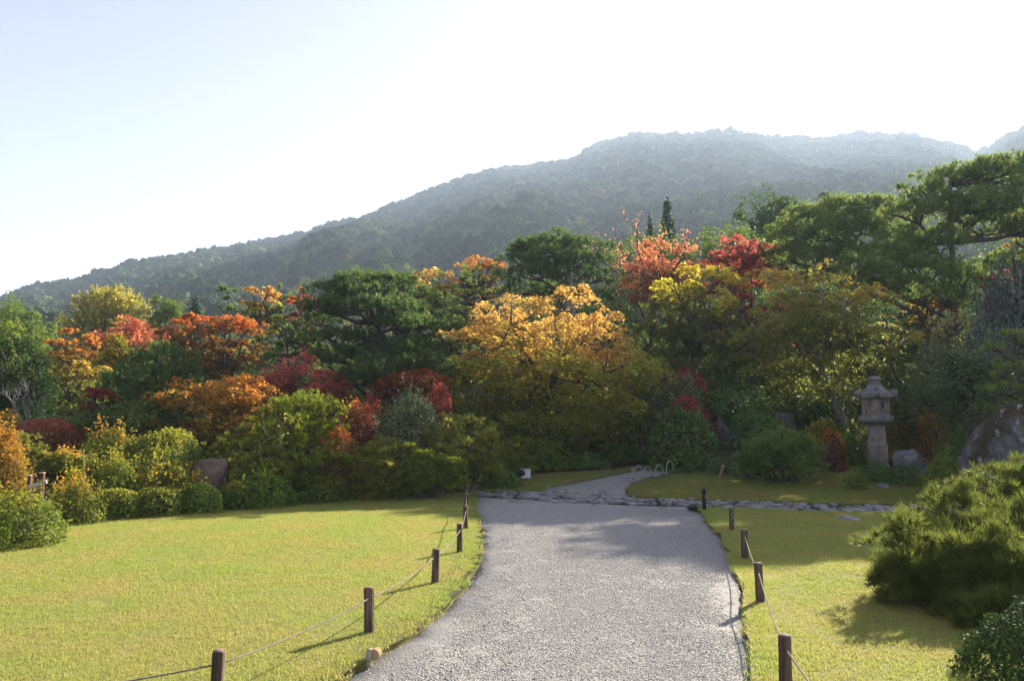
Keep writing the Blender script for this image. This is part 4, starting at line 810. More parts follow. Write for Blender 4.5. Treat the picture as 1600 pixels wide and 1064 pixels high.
shrub('camellia_shrub', 1384, 1440, 722, 758, 21.9, 'green_deep', 'low dark shrub in front of the pale grey boulder', lump=.16)
shrub('evergreen_shrub', 1438, 1540, 716, 772, 19.8, 'green_mid', 'spreading low shrub before the mossy boulder', lump=.2, sprigs=.2)
shrub('evergreen_shrub', 1510, 1640, 700, 775, 18.4, 'green_mid', 'dim low shrub at the frame edge below the mossy boulder', lump=.2)
shrub('evergreen_shrub', 1570, 1660, 620, 720, 21, 'green_deep', 'dark shrub behind the mossy boulder at the frame edge', lump=.2)
# the dwarf pine and its neighbour close to the camera
pine_mound('dwarf_pine', [(1488, 790, 52, 1.2), (1565, 766, 58, 1.8), (1640, 752, 66, 2.0), (1700, 760, 70, 1.6), (1418, 836, 54, .3), (1470, 828, 50, .8), (1510, 838, 64, .6), (1575, 826, 72, .7), (1645, 826, 78, .6), (1425, 885, 56, .1), (1490, 880, 66, -.1), (1560, 876, 76, -.2), (1640, 886, 86, -.3), (1408, 918, 46, 0), (1455, 925, 60, -.1), (1530, 930, 70, -.3), (1600, 945, 78, -.4), (1550, 975, 60, -.3), (1440, 895, 50, .5), (1520, 900, 70, .6), (1600, 890, 80, .8), (1520, 985, 60, -.7), (1590, 990, 70, -.8), (1660, 960, 80, -.6)], 8.6, 'needle_near', 'big bristly dwarf pine close to the camera, overhanging the lawn corner', lai=6.5, ndl=.14, width=.005, per=14, th=.7, lo=1.0)
shrub('camellia_shrub', 1496, 1760, 940, 1080, 6.0, 'camellia_dark', 'glossy broad-leaved shrub under the big bristly dwarf pine', lump=.2, leafpx=2.8, lai=5)

# ------------------------------------------------------------------ undergrowth on the slope
rng = np.random.default_rng(77); n = 190000; x = rng.uniform(-42, 44, n); y = 19.5 + 55 * rng.random(n) ** 1.25
m = np.abs(x) < y * .80 + 3
for poly in (path_poly, lawnL, lawnR, gravelB, lawnB, mossB): m &= ~inside(poly, x, y) & (dist_edge(poly[::3], x, y) > .5)
m &= y > 22.5 - .42 * np.maximum(-x - 2, 0) - .25 * np.maximum(x - 4, 0); x, y = x[m], y[m]; n = len(x)
lc = np.stack([rng.uniform(-45, 46, 900), rng.uniform(24, 78, 900)], 1); lr = rng.uniform(1.1, 2.3, 900); lh = rng.uniform(.55, 1.2, 900); lt = rng.random(900)
hh = np.zeros(n); tint = np.zeros(n)
for (cx_, cy_), r_, h_, t_ in zip(lc, lr, lh, lt):
    q = np.nonzero((np.abs(x - cx_) < r_) & (np.abs(y - cy_) < r_))[0]; d_ = 1 - ((x[q] - cx_) ** 2 + (y[q] - cy_) ** 2) / r_ ** 2
    hv = np.sqrt(np.clip(d_, 0, 1)) * r_ * h_; up_ = hv > hh[q]; hh[q[up_]] = hv[up_]; tint[q[up_]] = t_
hh = np.maximum(hh * sstep(23, 31, y) * (1 + .25 * sstep(-5, 15, x)), .12) * (1 + .12 * vnoise(x * 2.1, y * 2.1, 0, 8))
z = ground_z(x, y) + hh * (1 - np.abs(rng.normal(0, .12, n))).clip(.2, 1)
tag(link('undergrowth', leaf_mesh('undergrowth', np.stack([x, y, z], 1), rng.normal(size=(n, 3)) * .7 + [0, -.35, .8], .0032 * y * rng.uniform(.7, 1.25, n), .5, np.clip(.55 * rng.random(n) + .45 * tint, 0, 1), 'undergrowth', rng)), 'dark ground cover on the shaded slope', kind='stuff')

# ------------------------------------------------------------------ grass and gravel (instanced patches)
def grass_patch(seed, mat, nb=260, rad=.26, h=.035):
    rng = np.random.default_rng(seed); q = rad * np.sqrt(rng.random(nb)); a = rng.uniform(0, 6.283, nb)
    B = np.stack([np.cos(a) * q, np.sin(a) * q, np.full(nb, -.006)], 1); D = np.stack([rng.normal(size=nb) * .55, rng.normal(size=nb) * .55, np.ones(nb)], 1)
    cl = vnoise(B[:, 0] * 14, B[:, 1] * 14, 0, seed) * .5 + .5
    return proto('grass_patch', needle_mesh('grass_patch', B, D, h * rng.uniform(.5, 1.15, nb) * (.75 + .5 * cl), rng.uniform(.005, .009, nb), np.clip(.7 * rng.random(nb) + .3 * cl, 0, 1), mat, rng))
def fill(poly, step, margin, rng, ymax=99, ymin=0, fov=True):
    P = np.asarray(poly); x0, y0 = P.min(0); x1, y1 = P.max(0); y0 = max(y0, ymin); y1 = min(y1, ymax)
    X, Yy = np.meshgrid(np.arange(x0, x1, step), np.arange(y0, y1, step)); X = X.ravel() + rng.uniform(-.5, .5, X.size) * step; Yy = Yy.ravel() + rng.uniform(-.5, .5, Yy.size) * step
    m = inside(P, X, Yy) & (dist_edge(P[::2], X, Yy) > margin)
    if fov: m &= np.abs(X) < Yy * .72 + 1.2
    return X[m], Yy[m]
def lawn_grass(name, poly, off, mat, label, bump, seed):
    rng = np.random.default_rng(seed); X, Yy = fill(poly, .21, .16, rng, ymin=4.5); X2, Y2 = fill(poly, .10, .02, rng, ymin=4.5, ymax=22)
    d = dist_edge(np.asarray(poly)[::2], X2, Y2); m = d < .22; X2, Y2 = X2[m], Y2[m]
    ax, ay = np.concatenate([X, X2]), np.concatenate([Yy, Y2]); nA = len(X)
    idx = np.where(np.arange(len(ax)) < nA, rng.integers(0, 4, len(ax)), rng.integers(4, 6, len(ax)))
    pr = [grass_patch(seed * 10 + i, mat) for i in range(4)] + [grass_patch(seed * 10 + 4 + i, mat, 60, .09, .045) for i in range(2)]
    z = ground_z(ax, ay) + off + bump * fbm(ax * .9, ay * .9, 0, 77)
    scl = (.75 + .35 * (fbm(ax * .8, ay * .8, 0, 9) * .5 + .5)) * rng.uniform(.85, 1.2, len(ax))
    scatter(name, np.stack([ax, ay, z], 1), rng.uniform(0, 6.28, len(ax)), scl, idx, pr, label)
lawn_grass('lawn_grass', lawnL, .05, 'grass_blade', 'short sunlit grass of the lawn beside the path', .01, 3)
lawn_grass('lawn_grass', lawnR, .05, 'grass_blade', 'short grass of the half shaded lawn before the dwarf pine', .02, 4)
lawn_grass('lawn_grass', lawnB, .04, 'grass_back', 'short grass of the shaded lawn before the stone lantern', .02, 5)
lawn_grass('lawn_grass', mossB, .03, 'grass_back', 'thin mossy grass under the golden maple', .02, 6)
def pebble_patch(seed, nb=420, rad=.27):
    rng = np.random.default_rng(seed); q = rad * np.sqrt(rng.random(nb)); a = rng.uniform(0, 6.283, nb); s = rng.uniform(.0035, .009, nb) * (1 + (rng.random(nb) < .04) * .8)
    o = np.array([(1, 0, 0), (-1, 0, 0), (0, 1, 0), (0, -1, 0), (0, 0, 1), (0, 0, -1)], float); f = np.array([(0, 2, 4), (2, 1, 4), (1, 3, 4), (3, 0, 4), (2, 0, 5), (1, 2, 5), (3, 1, 5), (0, 3, 5)])
    J = o[None] * rng.uniform(.6, 1.3, (nb, 6, 1)) + rng.normal(0, .18, (nb, 6, 3)); J[:, :, 2] *= .55
    V = J * s[:, None, None] + np.stack([np.cos(a) * q, np.sin(a) * q, s * .15], 1)[:, None, :]
    return proto('pebble_patch', np_mesh('pebble_patch', V.reshape(-1, 3), (f[None] + (np.arange(nb) * 6)[:, None, None]).reshape(-1, 3), 'pebble', np.repeat(rng.random(nb), 8)))
def gravel_fill(name, poly, label, seed, ymin=4.5, margin=.1):
    rng = np.random.default_rng(seed); X, Yy = fill(poly, .24, margin, rng, ymin=ymin)
    scatter(name, np.stack([X, Yy, ground_z(X, Yy)], 1), rng.uniform(0, 6.28, len(X)), rng.uniform(.85, 1.2, len(X)), rng.integers(0, 4, len(X)), [pebble_patch(seed * 10 + i) for i in range(4)], label)
gravel_fill('gravel', path_poly, 'loose grey gravel of the wide path', 31)
gravel_fill('gravel', gravelB, 'loose grey gravel of the branch path', 32)

rng = np.random.default_rng(55); n = 900; x = rng.uniform(-9, 10, n); y = 5 + 22 * rng.random(n) ** 1.3; m = np.zeros(n, bool)
for poly, pr_ in ((lawnL, .35), (lawnR, .6), (path_poly, .35), (lawnB, .9), (mossB, .9), (gravelB, .7)): m |= inside(poly, x, y) & (rng.random(n) < pr_ * np.clip(.25 + .75 * (fbm(x * .4, y * .4, 0, 12) + .2), .1, 1))
x, y = x[m], y[m]; n = len(x)
tag(link('fallen_leaves', leaf_mesh('fallen_leaves', np.stack([x, y, ground_z(x, y) + np.where(inside(path_poly, x, y) | inside(gravelB, x, y), .012, .075)], 1), rng.normal(size=(n, 3)) * .25 + [0, 0, 1], rng.uniform(.012, .026, n), .6, rng.random(n), 'cherry_leaf', rng)), 'few fallen autumn leaves on grass and gravel', kind='stuff')

# ------------------------------------------------------------------ rocks and stepping stones
def rock(name, x0, x1, y0, y1, Y, mat, label, seed, depth=.8, cuts=16, rough=.10, sub=4, seat=False, blunt=1.0, cat='rock', taper=0.0):
    rng = np.random.default_rng(seed); bm = bmesh.new(); bmesh.ops.create_icosphere(bm, subdivisions=sub, radius=1); V = np.array([v.co[:] for v in bm.verts])
    for _ in range(cuts):
        n = unit(rng.normal(size=(1, 3)))[0]; d = rng.uniform(.45, .8); e = V @ n - d; V = V - np.where(e > 0, e, 0)[:, None] * n
    r = fbm(V[:, 0] * 2.2, V[:, 1] * 2.2, V[:, 2] * 2.2 + seed, seed, 3) * rough + fbm(V[:, 0] * 7, V[:, 1] * 7, V[:, 2] * 7, seed + 5, 2) * rough * .35; V = V * (1 + r)[:, None]
    if blunt != 1.0: V = np.sign(V) * np.abs(V) ** blunt
    if taper: V[:, 0] = V[:, 0] * (1 - taper * (V[:, 2] * .5 + .5)) + taper * .3 * (V[:, 2])
    if seat: Y = gpt((x0 + x1) / 2, y1)[1]
    X = at((x0 + x1) / 2, y1, Y)[0]; g = float(ground_z(X, Y)); H = at((x0 + x1) / 2, y0, Y)[2] - g; W = (x1 - x0) * mpp(Y)
    V = (V - (V.max(0) + V.min(0)) / 2) / np.ptp(V, axis=0); V = V * np.array([W, W * depth, H * 1.3]); V[:, 2] += H * .35
    for v, c in zip(bm.verts, V): v.co = c
    me = bpy.data.meshes.new(name); bm.to_mesh(me); bm.free(); me.materials.append(MATS[mat]); TRIS[0] += len(me.polygons); me.polygons.foreach_set('use_smooth', np.ones(len(me.polygons), bool))
    return tag(link(name, me, None, (X, Y, g)), label, cat)
rock('boulder', 1506, 1625, 622, 726, 18.8, 'rock_mossy', 'tall mossy boulder with lichen patches under the dark low pine', 23, taper=.2, rough=.34, sub=5, cuts=14, blunt=.8)
rock('boulder', 1396, 1452, 702, 752, 23.6, 'rock_grey', 'pale grey rounded boulder right of the stone lantern', 4)
rock('rock', 1500, 1540, 738, 772, 17.2, 'rock_dark', 'dark rock just behind the big bristly dwarf pine', 5)
rock('rock', 983, 1036, 694, 728, 27.6, 'rock_grey', 'grey boulder in shade at the bend of the branch path', 6)
rock('rock', 1106, 1152, 648, 696, 26.4, 'rock_dark', 'dark reddish boulder among the shaded shrubs below the leaning maple', 7)
rock('rock', 1214, 1242, 644, 674, 26.6, 'rock_dark', 'upright grey rock in the dark below the leaning maple', 8)
rock('rock', 1146, 1196, 728, 748, 22.0, 'rock_grey', 'low flat rock at the edge of the wide dwarf pine dome', 9, seat=True)
rock('rock', 300, 356, 714, 746, 18.8, 'rock_brown', 'brown rock among the sunlit lawn shrubs', 10, blunt=.55, rough=.2)
rock('rock', 1366, 1390, 754, 763, 19.9, 'rock_grey', 'small flat stone lying on the back lawn below the lantern', 11, seat=True)
rock('rock', 712, 738, 738, 760, 22.9, 'rock_dark', 'dim rock at the end of the stepping stones behind the rope fence', 12, seat=True)
rock('rock', 1074, 1098, 786, 797, 17.9, 'rock_dark', 'dark stone beside the black-capped fence post', 13, depth=1.6, seat=True)
rock('rock', 1310, 1345, 806, 814, 16.2, 'flagstone', 'flat stone sunk in the half shaded lawn', 14, depth=1.5, seat=True)

line = smooth_line(GP([(706, 764), (770, 769), (840, 774), (910, 777), (985, 779), (1060, 782), (1130, 786), (1220, 790), (1320, 795), (1430, 801), (1520, 806)]), 8)
L_ = np.array(line); seg = np.linalg.norm(np.diff(L_, axis=0), axis=1); cum = np.concatenate([[0], np.cumsum(seg)]); total = cum[-1]
sp = tag(link('stone_path', None), 'rough path of weathered flagstones crossing behind the gravel', kind='structure')
rng = np.random.default_rng(41); s = 0.0; nst = 0
while s < total:
    st = rng.uniform(.22, .85)
    for lane in range(5):
        c = s + rng.uniform(-.12, .25) + st / 2
        if c > total or rng.random() < .16: continue
        i = min(np.searchsorted(cum, c) - 1, len(seg) - 1); i = max(i, 0); p = L_[i] + (L_[i + 1] - L_[i]) * (c - cum[i]) / seg[i]; d = (L_[i + 1] - L_[i]) / seg[i]; nn = np.array([-d[1], d[0]])
        w_ = .37; o = (lane - 2) * w_ + rng.normal(0, .09) + .12 * math.sin(c * 1.3); p = p + nn * o; g = float(ground_z(*p)); k = rng.integers(5, 8)
        an = np.sort(rng.uniform(0, .6, k) + np.arange(k) * 6.283 / k); rx, ry = st * .5 * rng.uniform(.75, 1.08), w_ * .5 * rng.uniform(.8, 1.15); h = rng.uniform(-.005, .04)
        ring = [(d * math.cos(a) * rx * q + nn * math.sin(a) * ry * q) for a, q in zip(an, rng.uniform(.82, 1.12, k))]; tl = rng.normal(0, .025, 2)
        V = [(*(r_ * 1.0), -.09) for r_ in ring] + [(*(r_ * 1.0), h * .55 + r_ @ tl) for r_ in ring] + [(*(r_ * .86), h + r_ @ tl + rng.normal(0, .006)) for r_ in ring]
        Fc = [(a + b * k, (a + 1) % k + b * k, (a + 1) % k + (b + 1) * k, a + (b + 1) * k) for b in (0, 1) for a in range(k)] + [tuple(range(2 * k, 3 * k))]
        link('stone', py_mesh('stone', V, Fc, 'flagstone'), sp, (p[0], p[1], g)); nst += 1
    s += st

V = []; Fc = []; rng = np.random.default_rng(47)
for q in range(420):
    c = rng.uniform(0, total * .999); i = max(min(np.searchsorted(cum, c) - 1, len(seg) - 1), 0); p = L_[i] + (L_[i + 1] - L_[i]) * (c - cum[i]) / seg[i]; d = (L_[i + 1] - L_[i]) / seg[i]; p = p + np.array([-d[1], d[0]]) * rng.normal(0, .62)
    r_ = rng.uniform(.03, .10); k = 6; b = len(V); g = float(ground_z(*p)); h = rng.uniform(.02, .06)
    for zz, qq in ((-.05, 1.0), (h * .6, 1.0), (h, .6)):
        for a in range(k): an_ = 6.283 * a / k + rng.uniform(-.2, .2); rr = r_ * qq * rng.uniform(.75, 1.2); V.append((p[0] + math.cos(an_) * rr, p[1] + math.sin(an_) * rr, g + zz))
    Fc += [(b + t_ * k + a, b + t_ * k + (a + 1) % k, b + (t_ + 1) * k + (a + 1) % k, b + (t_ + 1) * k + a) for t_ in (0, 1) for a in range(k)] + [tuple(b + 2 * k + a for a in range(k))]
o = link('rubble', py_mesh('rubble', V, Fc, 'flagstone'), sp); o['kind'] = 'stuff'

# ------------------------------------------------------------------ rope fences
def post_meshes(h, r, seed, capped=False):
    rng = np.random.default_rng(seed); n = 18; prof = [(1.04, -.15), (1.04, 0), (1.0, h * .3), (.98, h * .6), (1.0, h - .025), (.97, h - .008), (.86, h)]
    V = []; lob = [1 + .05 * math.sin(k * 2.1 + seed) + rng.normal(0, .025) for k in range(n)]; lob[int(rng.integers(0, n))] *= .80; lob[int(rng.integers(9, 16))] *= .84
    for q, z in prof:
        for k in range(n): V.append((math.cos(6.283 * k / n) * r * q * lob[k], math.sin(6.283 * k / n) * r * q * lob[k], z))
    Fc = [(i * n + k, i * n + (k + 1) % n, (i + 1) * n + (k + 1) % n, (i + 1) * n + k) for i in range(len(prof) - 1) for k in range(n)]; mi_ = [0] * len(Fc)
    for k in range(n): mi_[(len(prof) - 2) * n + k] = 1
    Fc.append(tuple((len(prof) - 1) * n + k for k in range(n))); mi_.append(1)
    return py_mesh('post', V, Fc, ['post_wood', 'post_top'], True, mi_)
def rope_fence(label, posts, rope_h, seed, special=None):
    g0 = float(ground_z(*posts[0][:2])); root = thing('rope_fence', label, 'rope fence', (posts[0][0], posts[0][1], g0)); O = Vector((posts[0][0], posts[0][1], g0)); rng = np.random.default_rng(seed); tops = []
    for i, (x, y, h, tx, ty) in enumerate(posts):
        z = float(ground_z(x, y)) + .05; r = .043 * rng.uniform(.95, 1.08); o = link('post', post_meshes(h, r, seed + i), root, Vector((x, y, z)) - O); o.rotation_euler = (tx, ty, rng.uniform(0, 6))
        tops.append(Vector((x + math.sin(ty) * rope_h, y - math.sin(tx) * rope_h, z + h * rope_h / .4)) - O)
        if special == i:
            o.data.materials[0] = MATS['black_paint']; mb = MB(); mb.lathe([(.05, h - .004), (.056, h + .004), (.056, h + .018), (.03, h + .03), (.05, h + .036), (.05, h + .046)], 16)
            c = link('cap', mb.mesh('cap', 'black_paint'), o); c['label'] = 'black metal cap'
    for a, b in zip(tops[:-1], tops[1:]):
        L = (b - a).length; pts = []
        for k in range(13):
            t = k / 12; p = a.lerp(b, t); p.z -= 4 * t * (1 - t) * .018 * L; pts.append(p)
        mb = MB(); mb.tube(pts, [.0062] * 13, 7); link('rope', mb.mesh('rope', 'rope', True), root)
rope_fence('wooden posts strung with rope along the sunlit lawn', [(-3.35, 4.75, .40, 0, 0), (-1.97, 5.5, .40, .02, .02), (-1.30, 7.49, .40, 0, .03), (-.91, 9.68, .40, .02, -.01), (-.765, 11.9, .41, 0, .03), (-.82, 14.4, .40, -.02, 0), (-.95, 16.8, .40, .02, .01), (-1.07, 19.0, .40, 0, 0), (-1.13, 21.3, .42, 0, .01)], .31, 200)
rope_fence('wooden posts strung with rope along the half shaded lawn', [(1.78, 4.25, .40, 0, 0), (1.97, 5.95, .40, .02, .01), (2.66, 8.76, .41, 0, -.04), (3.29, 11.5, .40, .03, .02), (3.93, 14.5, .38, 0, .01), (4.04, 17.0, .40, 0, 0)], .31, 230, special=5)

# ------------------------------------------------------------------ stone lantern
lx, ly = at(1371, 700, 25.0)[:2]; lg = float(ground_z(lx, ly)); k_ = mpp(25.0)
lan = thing('stone_lantern', 'tall weathered stone lantern with a six-sided roof on the back lawn', 'stone lantern', (lx, ly, lg), math.radians(12))
zt = at(1371, 588, 25.0)[2] - lg; z = lambda py: at(1371, py, 25.0)[2] - lg
sh = MB(); r = 13.2 * k_; z0, z1 = -.1, z(664); zm = z(697)
sh.lathe([(r * 1.12, z0), (r * 1.1, zm - .06), (r * 1.08, zm - .03), (r * 1.0, zm - .03 + .01), (r * .98, zm + .2), (r * .94, z1)], 28)
shaft = link('shaft', sh.mesh('shaft', 'lantern_stone_warm', True), lan)
rg = MB(); rg.lathe([(r * 1.0, zm - .035), (r * 1.16, zm - .025), (r * 1.16, zm + .03), (r * 1.0, zm + .045)], 28); link('ring', rg.mesh('ring', 'lantern_stone'), shaft)
rg = MB(); rg.lathe([(r * 1.2, -.1), (r * 1.35, .0), (r * 1.35, .12), (r * 1.14, .2)], 28); link('base', rg.mesh('base', 'lantern_stone'), lan)
pf = MB(); R6 = 27.5 * k_; pf.lathe([(R6 * .56, z(664)), (R6 * .80, z(661)), (R6 * .98, z(658)), (R6, z(657)), (R6, z(650.5)), (R6 * .96, z(649.5)), (R6 * .68, z(647.5))], 6); link('platform', pf.mesh('platform', 'lantern_stone'), lan)
fb = MB(); Rf = 18.6 * k_; zb_, zt_ = z(648), z(620); n6 = 6
# firebox: six corner posts, sill and head bands around real openings, with panels on alternate faces
for k in range(6):
    a = 2 * math.pi * k / 6; fb.tube([(Rf * math.cos(a), Rf * math.sin(a), zb_), (Rf * math.cos(a), Rf * math.sin(a), zt_)], [Rf * .17] * 2, 8)
for zz, hh_ in ((zb_ + .06, .14), (zt_ - .06, .14)): fb.lathe([(Rf * .99, zz - hh_ / 2), (Rf * .99, zz + hh_ / 2)], 6)
firebox = link('firebox', fb.mesh('firebox', 'lantern_stone_warm'), lan)
for k in range(6):
    a = 2 * math.pi * (k + .5) / 6; c = Vector((Rf * .80 * math.cos(a), Rf * .80 * math.sin(a), (zb_ + zt_) / 2)); Rm = Matrix.Rotation(a, 3, 'Z')
    pm = MB(); hs_ = (zt_ - zb_ - .3) / 2; wd_ = Rf * .80
    for sx, ww in ((-1, wd_ * .3), (1, wd_ * .3)): pm.box(c + Rm @ Vector((0, sx * (wd_ / 2 - ww / 2), 0)), (.10, ww, hs_ * 2 + .1), Rm)
    for sz in (-1, 1): pm.box(c + Vector((0, 0, sz * (hs_ * .86))), (.097, wd_ * .42, hs_ * .36), Rm)
    if k % 2: pm.box(c + Rm @ Vector((-.02, 0, 0)), (.06, wd_ * .42, hs_ * 1.4), Rm)
    link('window', pm.mesh('window', 'lantern_stone_warm'), firebox)
rf = MB(); Rr = 30 * k_
prof = [(.55, z(623)), (.98, z(622)), (1.0, z(620)), (.98, z(615.5)), (.84, z(614)), (.62, z(609.5)), (.46, z(605)), (.34, z(600)), (.28, z(598))]
nR = 24; V = []
for q, zz in prof:
    for k in range(nR):
        a = 2 * math.pi * k / nR; c6 = math.cos(math.pi / 6) / math.cos(((a + math.pi / 6) % (math.pi / 3)) - math.pi / 6) if False else math.cos(math.pi / 6) / math.cos((a % (math.pi / 3)) - math.pi / 6)
        lift = .05 * max(0, c6 - .9) * 10 * max(0, q - .55); V.append((math.cos(a) * Rr * q * c6, math.sin(a) * Rr * q * c6, zz + lift))
rf.add(V, [(i * nR + k, i * nR + (k + 1) % nR, (i + 1) * nR + (k + 1) % nR, (i + 1) * nR + k) for i in range(len(prof) - 1) for k in range(nR)] + [tuple(range(nR))[::-1], tuple((len(prof) - 1) * nR + k for k in range(nR))])
roof = link('roof', rf.mesh('roof', 'lantern_stone', False), lan)
for k in range(6):
    a = 2 * math.pi * k / 6; ca, sa = math.cos(a), math.sin(a); sc_ = MB()
    pts = [(Rr * q * ca, Rr * q * sa, zz) for q, zz in ((.80, z(616)), (.92, z(618.5)), (1.0, z(617)), (1.01, z(613)), (.94, z(611.5)), (.90, z(614)))]
    sc_.tube(pts, [.06, .085, .10, .095, .08, .05], 8); link('scroll', sc_.mesh('scroll', 'lantern_stone', True), roof)
fi = MB(); Ro = 9.5 * k_; fi.lathe([(Ro * .9, z(600)), (Ro * 1.02, z(598)), (Ro * .8, z(597)), (Ro * .72, z(596)), (Ro * .98, z(594.5)), (Ro * 1.0, z(592)), (Ro * .78, z(589.5)), (Ro * .3, z(588)), (.01, z(587.5))], 20); link('finial', fi.mesh('finial', 'lantern_stone', True), lan)

# ------------------------------------------------------------------ small things
hp = [gpt(985, 761), gpt(989, 754), gpt(998, 752), gpt(1012, 751), gpt(1030, 747), gpt(1047, 743)]
hroot = None
for i in range(6):
    a = Vector((*hp[i], 0)); w_ = [.22, .30, .36, .40, .42, .42][i]; h = [.34, .42, .44, .40, .40, .44][i]
    dr = Vector((hp[min(i + 1, 5)][0] - hp[max(i - 1, 0)][0], hp[min(i + 1, 5)][1] - hp[max(i - 1, 0)][1], 0)).normalized(); g = float(ground_z(a.x, a.y)); mb = MB()
    pts = [dr * (-w_ / 2) + Vector((0, 0, -.1))] + [Vector((0, 0, h * .35)) + dr * (-math.cos(math.pi * k / 12) * w_ / 2) + Vector((0, 0, math.sin(math.pi * k / 12) * h * .65)) for k in range(13)] + [dr * (w_ / 2) + Vector((0, 0, -.1))]
    mb.tube(pts, [.014] * 15, 7)
    lab = ['narrow bent hoop at the near end of the hoop edging', 'second bent hoop from the near end of the hoop edging', 'third bent hoop from the near end of the hoop edging', 'third bent hoop from the far end of the hoop edging', 'second bent hoop from the far end of the hoop edging', 'last bent hoop at the far end of the hoop edging'][i]
    o = thing('edging_hoop', lab, 'hoop', (a.x, a.y, g), 0, 'bent hoops edging the branch path'); link('hoop_arch', mb.mesh('hoop_arch', 'bamboo_hoop', True), o)
    mb = MB(); p = dr * (w_ / 2); mb.tube([p + Vector((0, 0, .1)) - dr * .08, p + Vector((0, 0, .1)) + dr * .08], [.016] * 2, 6); link('binding', mb.mesh('binding', 'black_paint'), o)

def board_sign():
    x, y = gpt(821, 752); g = float(ground_z(x, y)); t = thing('notice_board', 'small white notice board on a short stake at the moss edge', 'sign', (x, y, g), math.radians(-8))
    W = 16 * mpp(y); H = 13.5 * mpp(y); zc = at(820, 739.5, y)[2] - g
    mb = MB(); mb.box((0, 0, zc), (W, .02, H)); link('panel', mb.mesh('panel', 'white_board'), t)
    mb = MB(); mb.box((0, .03, zc / 2), (.035, .03, zc + .2)); link('stake', mb.mesh('stake', 'brown_wood'), t)
    mb = MB()
    for sx in (-1, 1): mb.box((sx * (W / 2 + .007), 0, zc), (.014, .026, H + .03))
    for sz in (-1, 1): mb.box((0, 0, zc + sz * (H / 2 + .007)), (W, .026, .014))
    link('frame', mb.mesh('frame', 'bamboo_hoop'), t)
    x, y = gpt(813, 757); g = float(ground_z(x, y)); t = thing('garden_lamp', 'small black garden spotlight in front of the white notice board', 'lamp', (x, y, g), math.radians(20))
    zc = at(813, 740, y)[2] - g; mb = MB(); mb.tube([(0, 0, -.1), (0, 0, zc)], [.02, .018], 8); link('stake', mb.mesh('stake', 'black_paint'), t)
    mb = MB(); mb.tube([(-.02, .10, zc - .02), (-.01, .05, zc), (.02, -.07, zc + .03), (.025, -.09, zc + .035)], [.05, .075, .095, .10], 14); link('head', mb.mesh('head', 'black_paint', True), t)
board_sign()
def leaning_stake():
    x, y = gpt(1123, 748); g = float(ground_z(x, y)); t = thing('marker_stake', 'leaning orange-brown wooden stake on the back lawn', 'stake', (x, y, g)); hh = at(1131, 728, y)[2] - g; dx = 8 * mpp(y)
    mb = MB(); mb.tube([(-dx * .25, 0, -.08), (0, 0, 0), (dx * .5, 0, hh * .5), (dx, .02, hh)], [.03, .033, .034, .036], 9); link('stick', mb.mesh('stick', 'orange_wood', True), t)
    mb = MB(); mb.tube([(dx * .96, .02, hh * .96), (dx * 1.06, .02, hh * 1.06)], [.045, .04], 10); link('top', mb.mesh('top', 'pale_wood'), t)
leaning_stake()
def bench():
    x, y = gpt(1293, 733); g = float(ground_z(x, y)); t = thing('garden_bench', 'low dark wooden bench half hidden by the wide dwarf pine dome', 'bench', (x, y, g), math.radians(10)); W = 27 * mpp(y); h = at(1293, 716, y)[2] - g
    for i in range(3): mb = MB(); mb.box((0, (i - 1) * .11, h - .02), (W, .10, .035)); link('slat', mb.mesh('slat', 'brown_wood'), t)
    for sx in (-1, 1):
        for sy in (-1, 1): mb = MB(); mb.box((sx * W * .42, sy * .13, (h - .04) / 2 - .02), (.05, .05, h - .02)); link('leg', mb.mesh('leg', 'brown_wood'), t)
        mb = MB(); mb.box((sx * W * .42, 0, h - .075), (.045, .30, .06)); link('cross_rail', mb.mesh('cross_rail', 'brown_wood'), t)
bench()
def rail_sign():
    y = 13.6; p = at(52, 800, y); g = float(ground_z(p[0], y)); t = thing('wooden_rail', 'two brown posts with a slanting pale plank among the shrubs', 'wooden rail', (p[0], y, g)); k = mpp(y)
    for px, top in ((46, 743), (66, 739)):
        x = at(px, 760, y)[0] - p[0]; h = at(px, top, y)[2] - g; mb = MB(); mb.box((x, 0, (h - .1) / 2), (.05, .05, h + .1)); link('post', mb.mesh('post', 'brown_wood'), t)
        mb = MB(); mb.box((x - .015, 0, h + .006), (.085, .07, .012)); link('cap', mb.mesh('cap', 'pale_wood'), t)
    a, b = at(48, 760, y), at(75, 752, y); a = Vector(a) - Vector((p[0], y, g)); b = Vector(b) - Vector((p[0], y, g)); d = b - a
    mb = MB(); mb.box((a + b) / 2 + Vector((0, -.05, 0)), (d.length * 1.04, .035, .062), Matrix.Rotation(-math.atan2(d.z, d.x), 3, 'Y')); o = link('plank', mb.mesh('plank', 'pale_wood'), t); o['label'] = 'slanting pale weathered plank'
rail_sign()
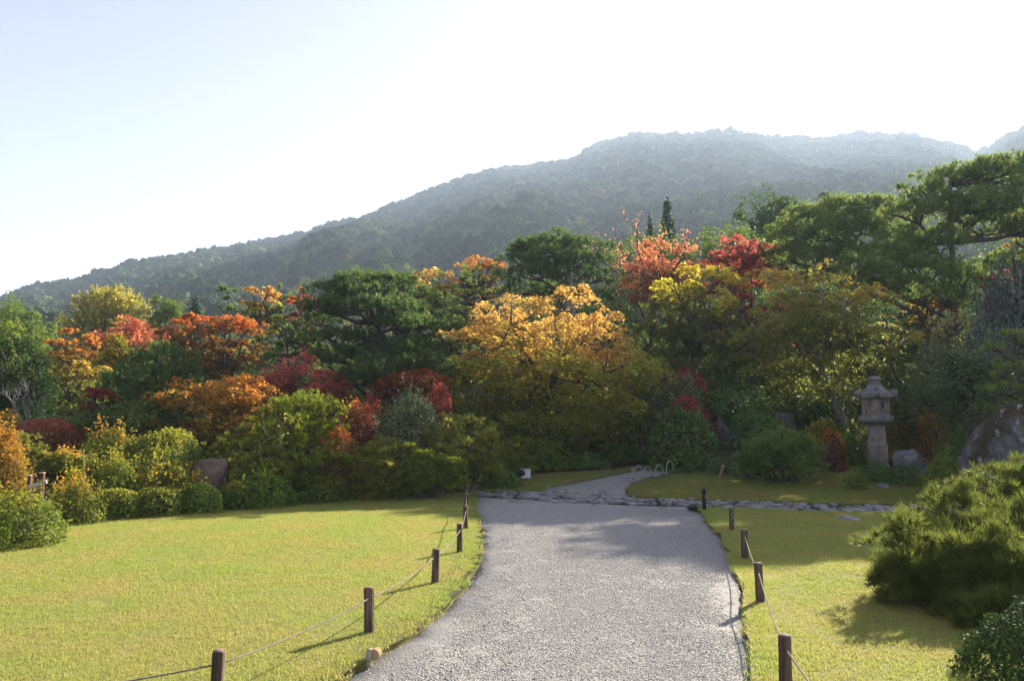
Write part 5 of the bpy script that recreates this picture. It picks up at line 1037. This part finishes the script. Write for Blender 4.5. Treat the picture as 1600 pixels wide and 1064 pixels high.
def log_stump():
    x, y = gpt(577, 1040); g = float(ground_z(x, y)) + .05; t = thing('cut_log', 'short cut log piece at the edge of lawn and gravel', 'log', (x, y, g - .02))
    mb = MB(); mb.tube([(-.01, 0, -.1), (-.01, 0, .0), (0, .005, .06), (.005, .01, .10)], [.03, .031, .031, .028], 12); link('stump', mb.mesh('stump', 'log_wood', True), t)
    mb = MB(); mb.tube([(.045, -.01, .062), (.065, .03, .07)], [.045, .043], 14); o = link('sawn_disc', mb.mesh('sawn_disc', 'log_end'), t); o['label'] = 'pale sawn end of the log'
log_stump()
def thin_stake():
    y = 16.4; p = at(172, 780, y); g = float(ground_z(p[0], y)); h = at(168, 700, y)[2] - g; t = thing('thin_stake', 'thin bare stake among the lawn shrubs near the wooden rail', 'stake', (p[0], y, g)); y2 = -1.0
    mb = MB(); mb.tube([(0, y2, -.1), (0, y2, h * .5), (-.06, y2, h)], [.014, .012, .006], 6); link('stick', mb.mesh('stick', 'orange_wood', True), t)
    mb = MB(); mb.tube([(0, y2, h * .35), (.05, y2, h * .55)], [.007, .003], 5); link('twig', mb.mesh('twig', 'orange_wood', True), t)
thin_stake()
# saplings and young shoots that stand above the shrubs
twig_tree('sapling', 398, 438, 655, 760, 18.9, 'slender sapling with a few pale leaves before the olive-gold pine', 'bark_pale', 'pale_leaf', 130, 'sapling', 3, .5, .018, 2.0, 2)
twig_tree('sapling', 232, 256, 705, 790, 16.2, 'thin shoot with pale leaves above the boxy clipped shrubs', 'bark', 'green_yellow', 110, 'sapling', 2, .4, .012, 2.0, 2)
twig_tree('shrub_shoot', 1330, 1362, 660, 730, 25.2, 'pale shoots catching sunlight beside the lantern pillar', 'bark', 'pale_leaf', 90, 'sapling', 2, .5, .014, 2.0, 3)
twig_tree('shrub_shoot', 538, 548, 615, 700, 19.6, 'thin wispy shoot behind the domed rust azalea', 'bark', 'green_yellow', 60, 'sapling', 2, .4, .01, 1.8, 2)
print('TRIS', TRIS[0], 'stones', nst)
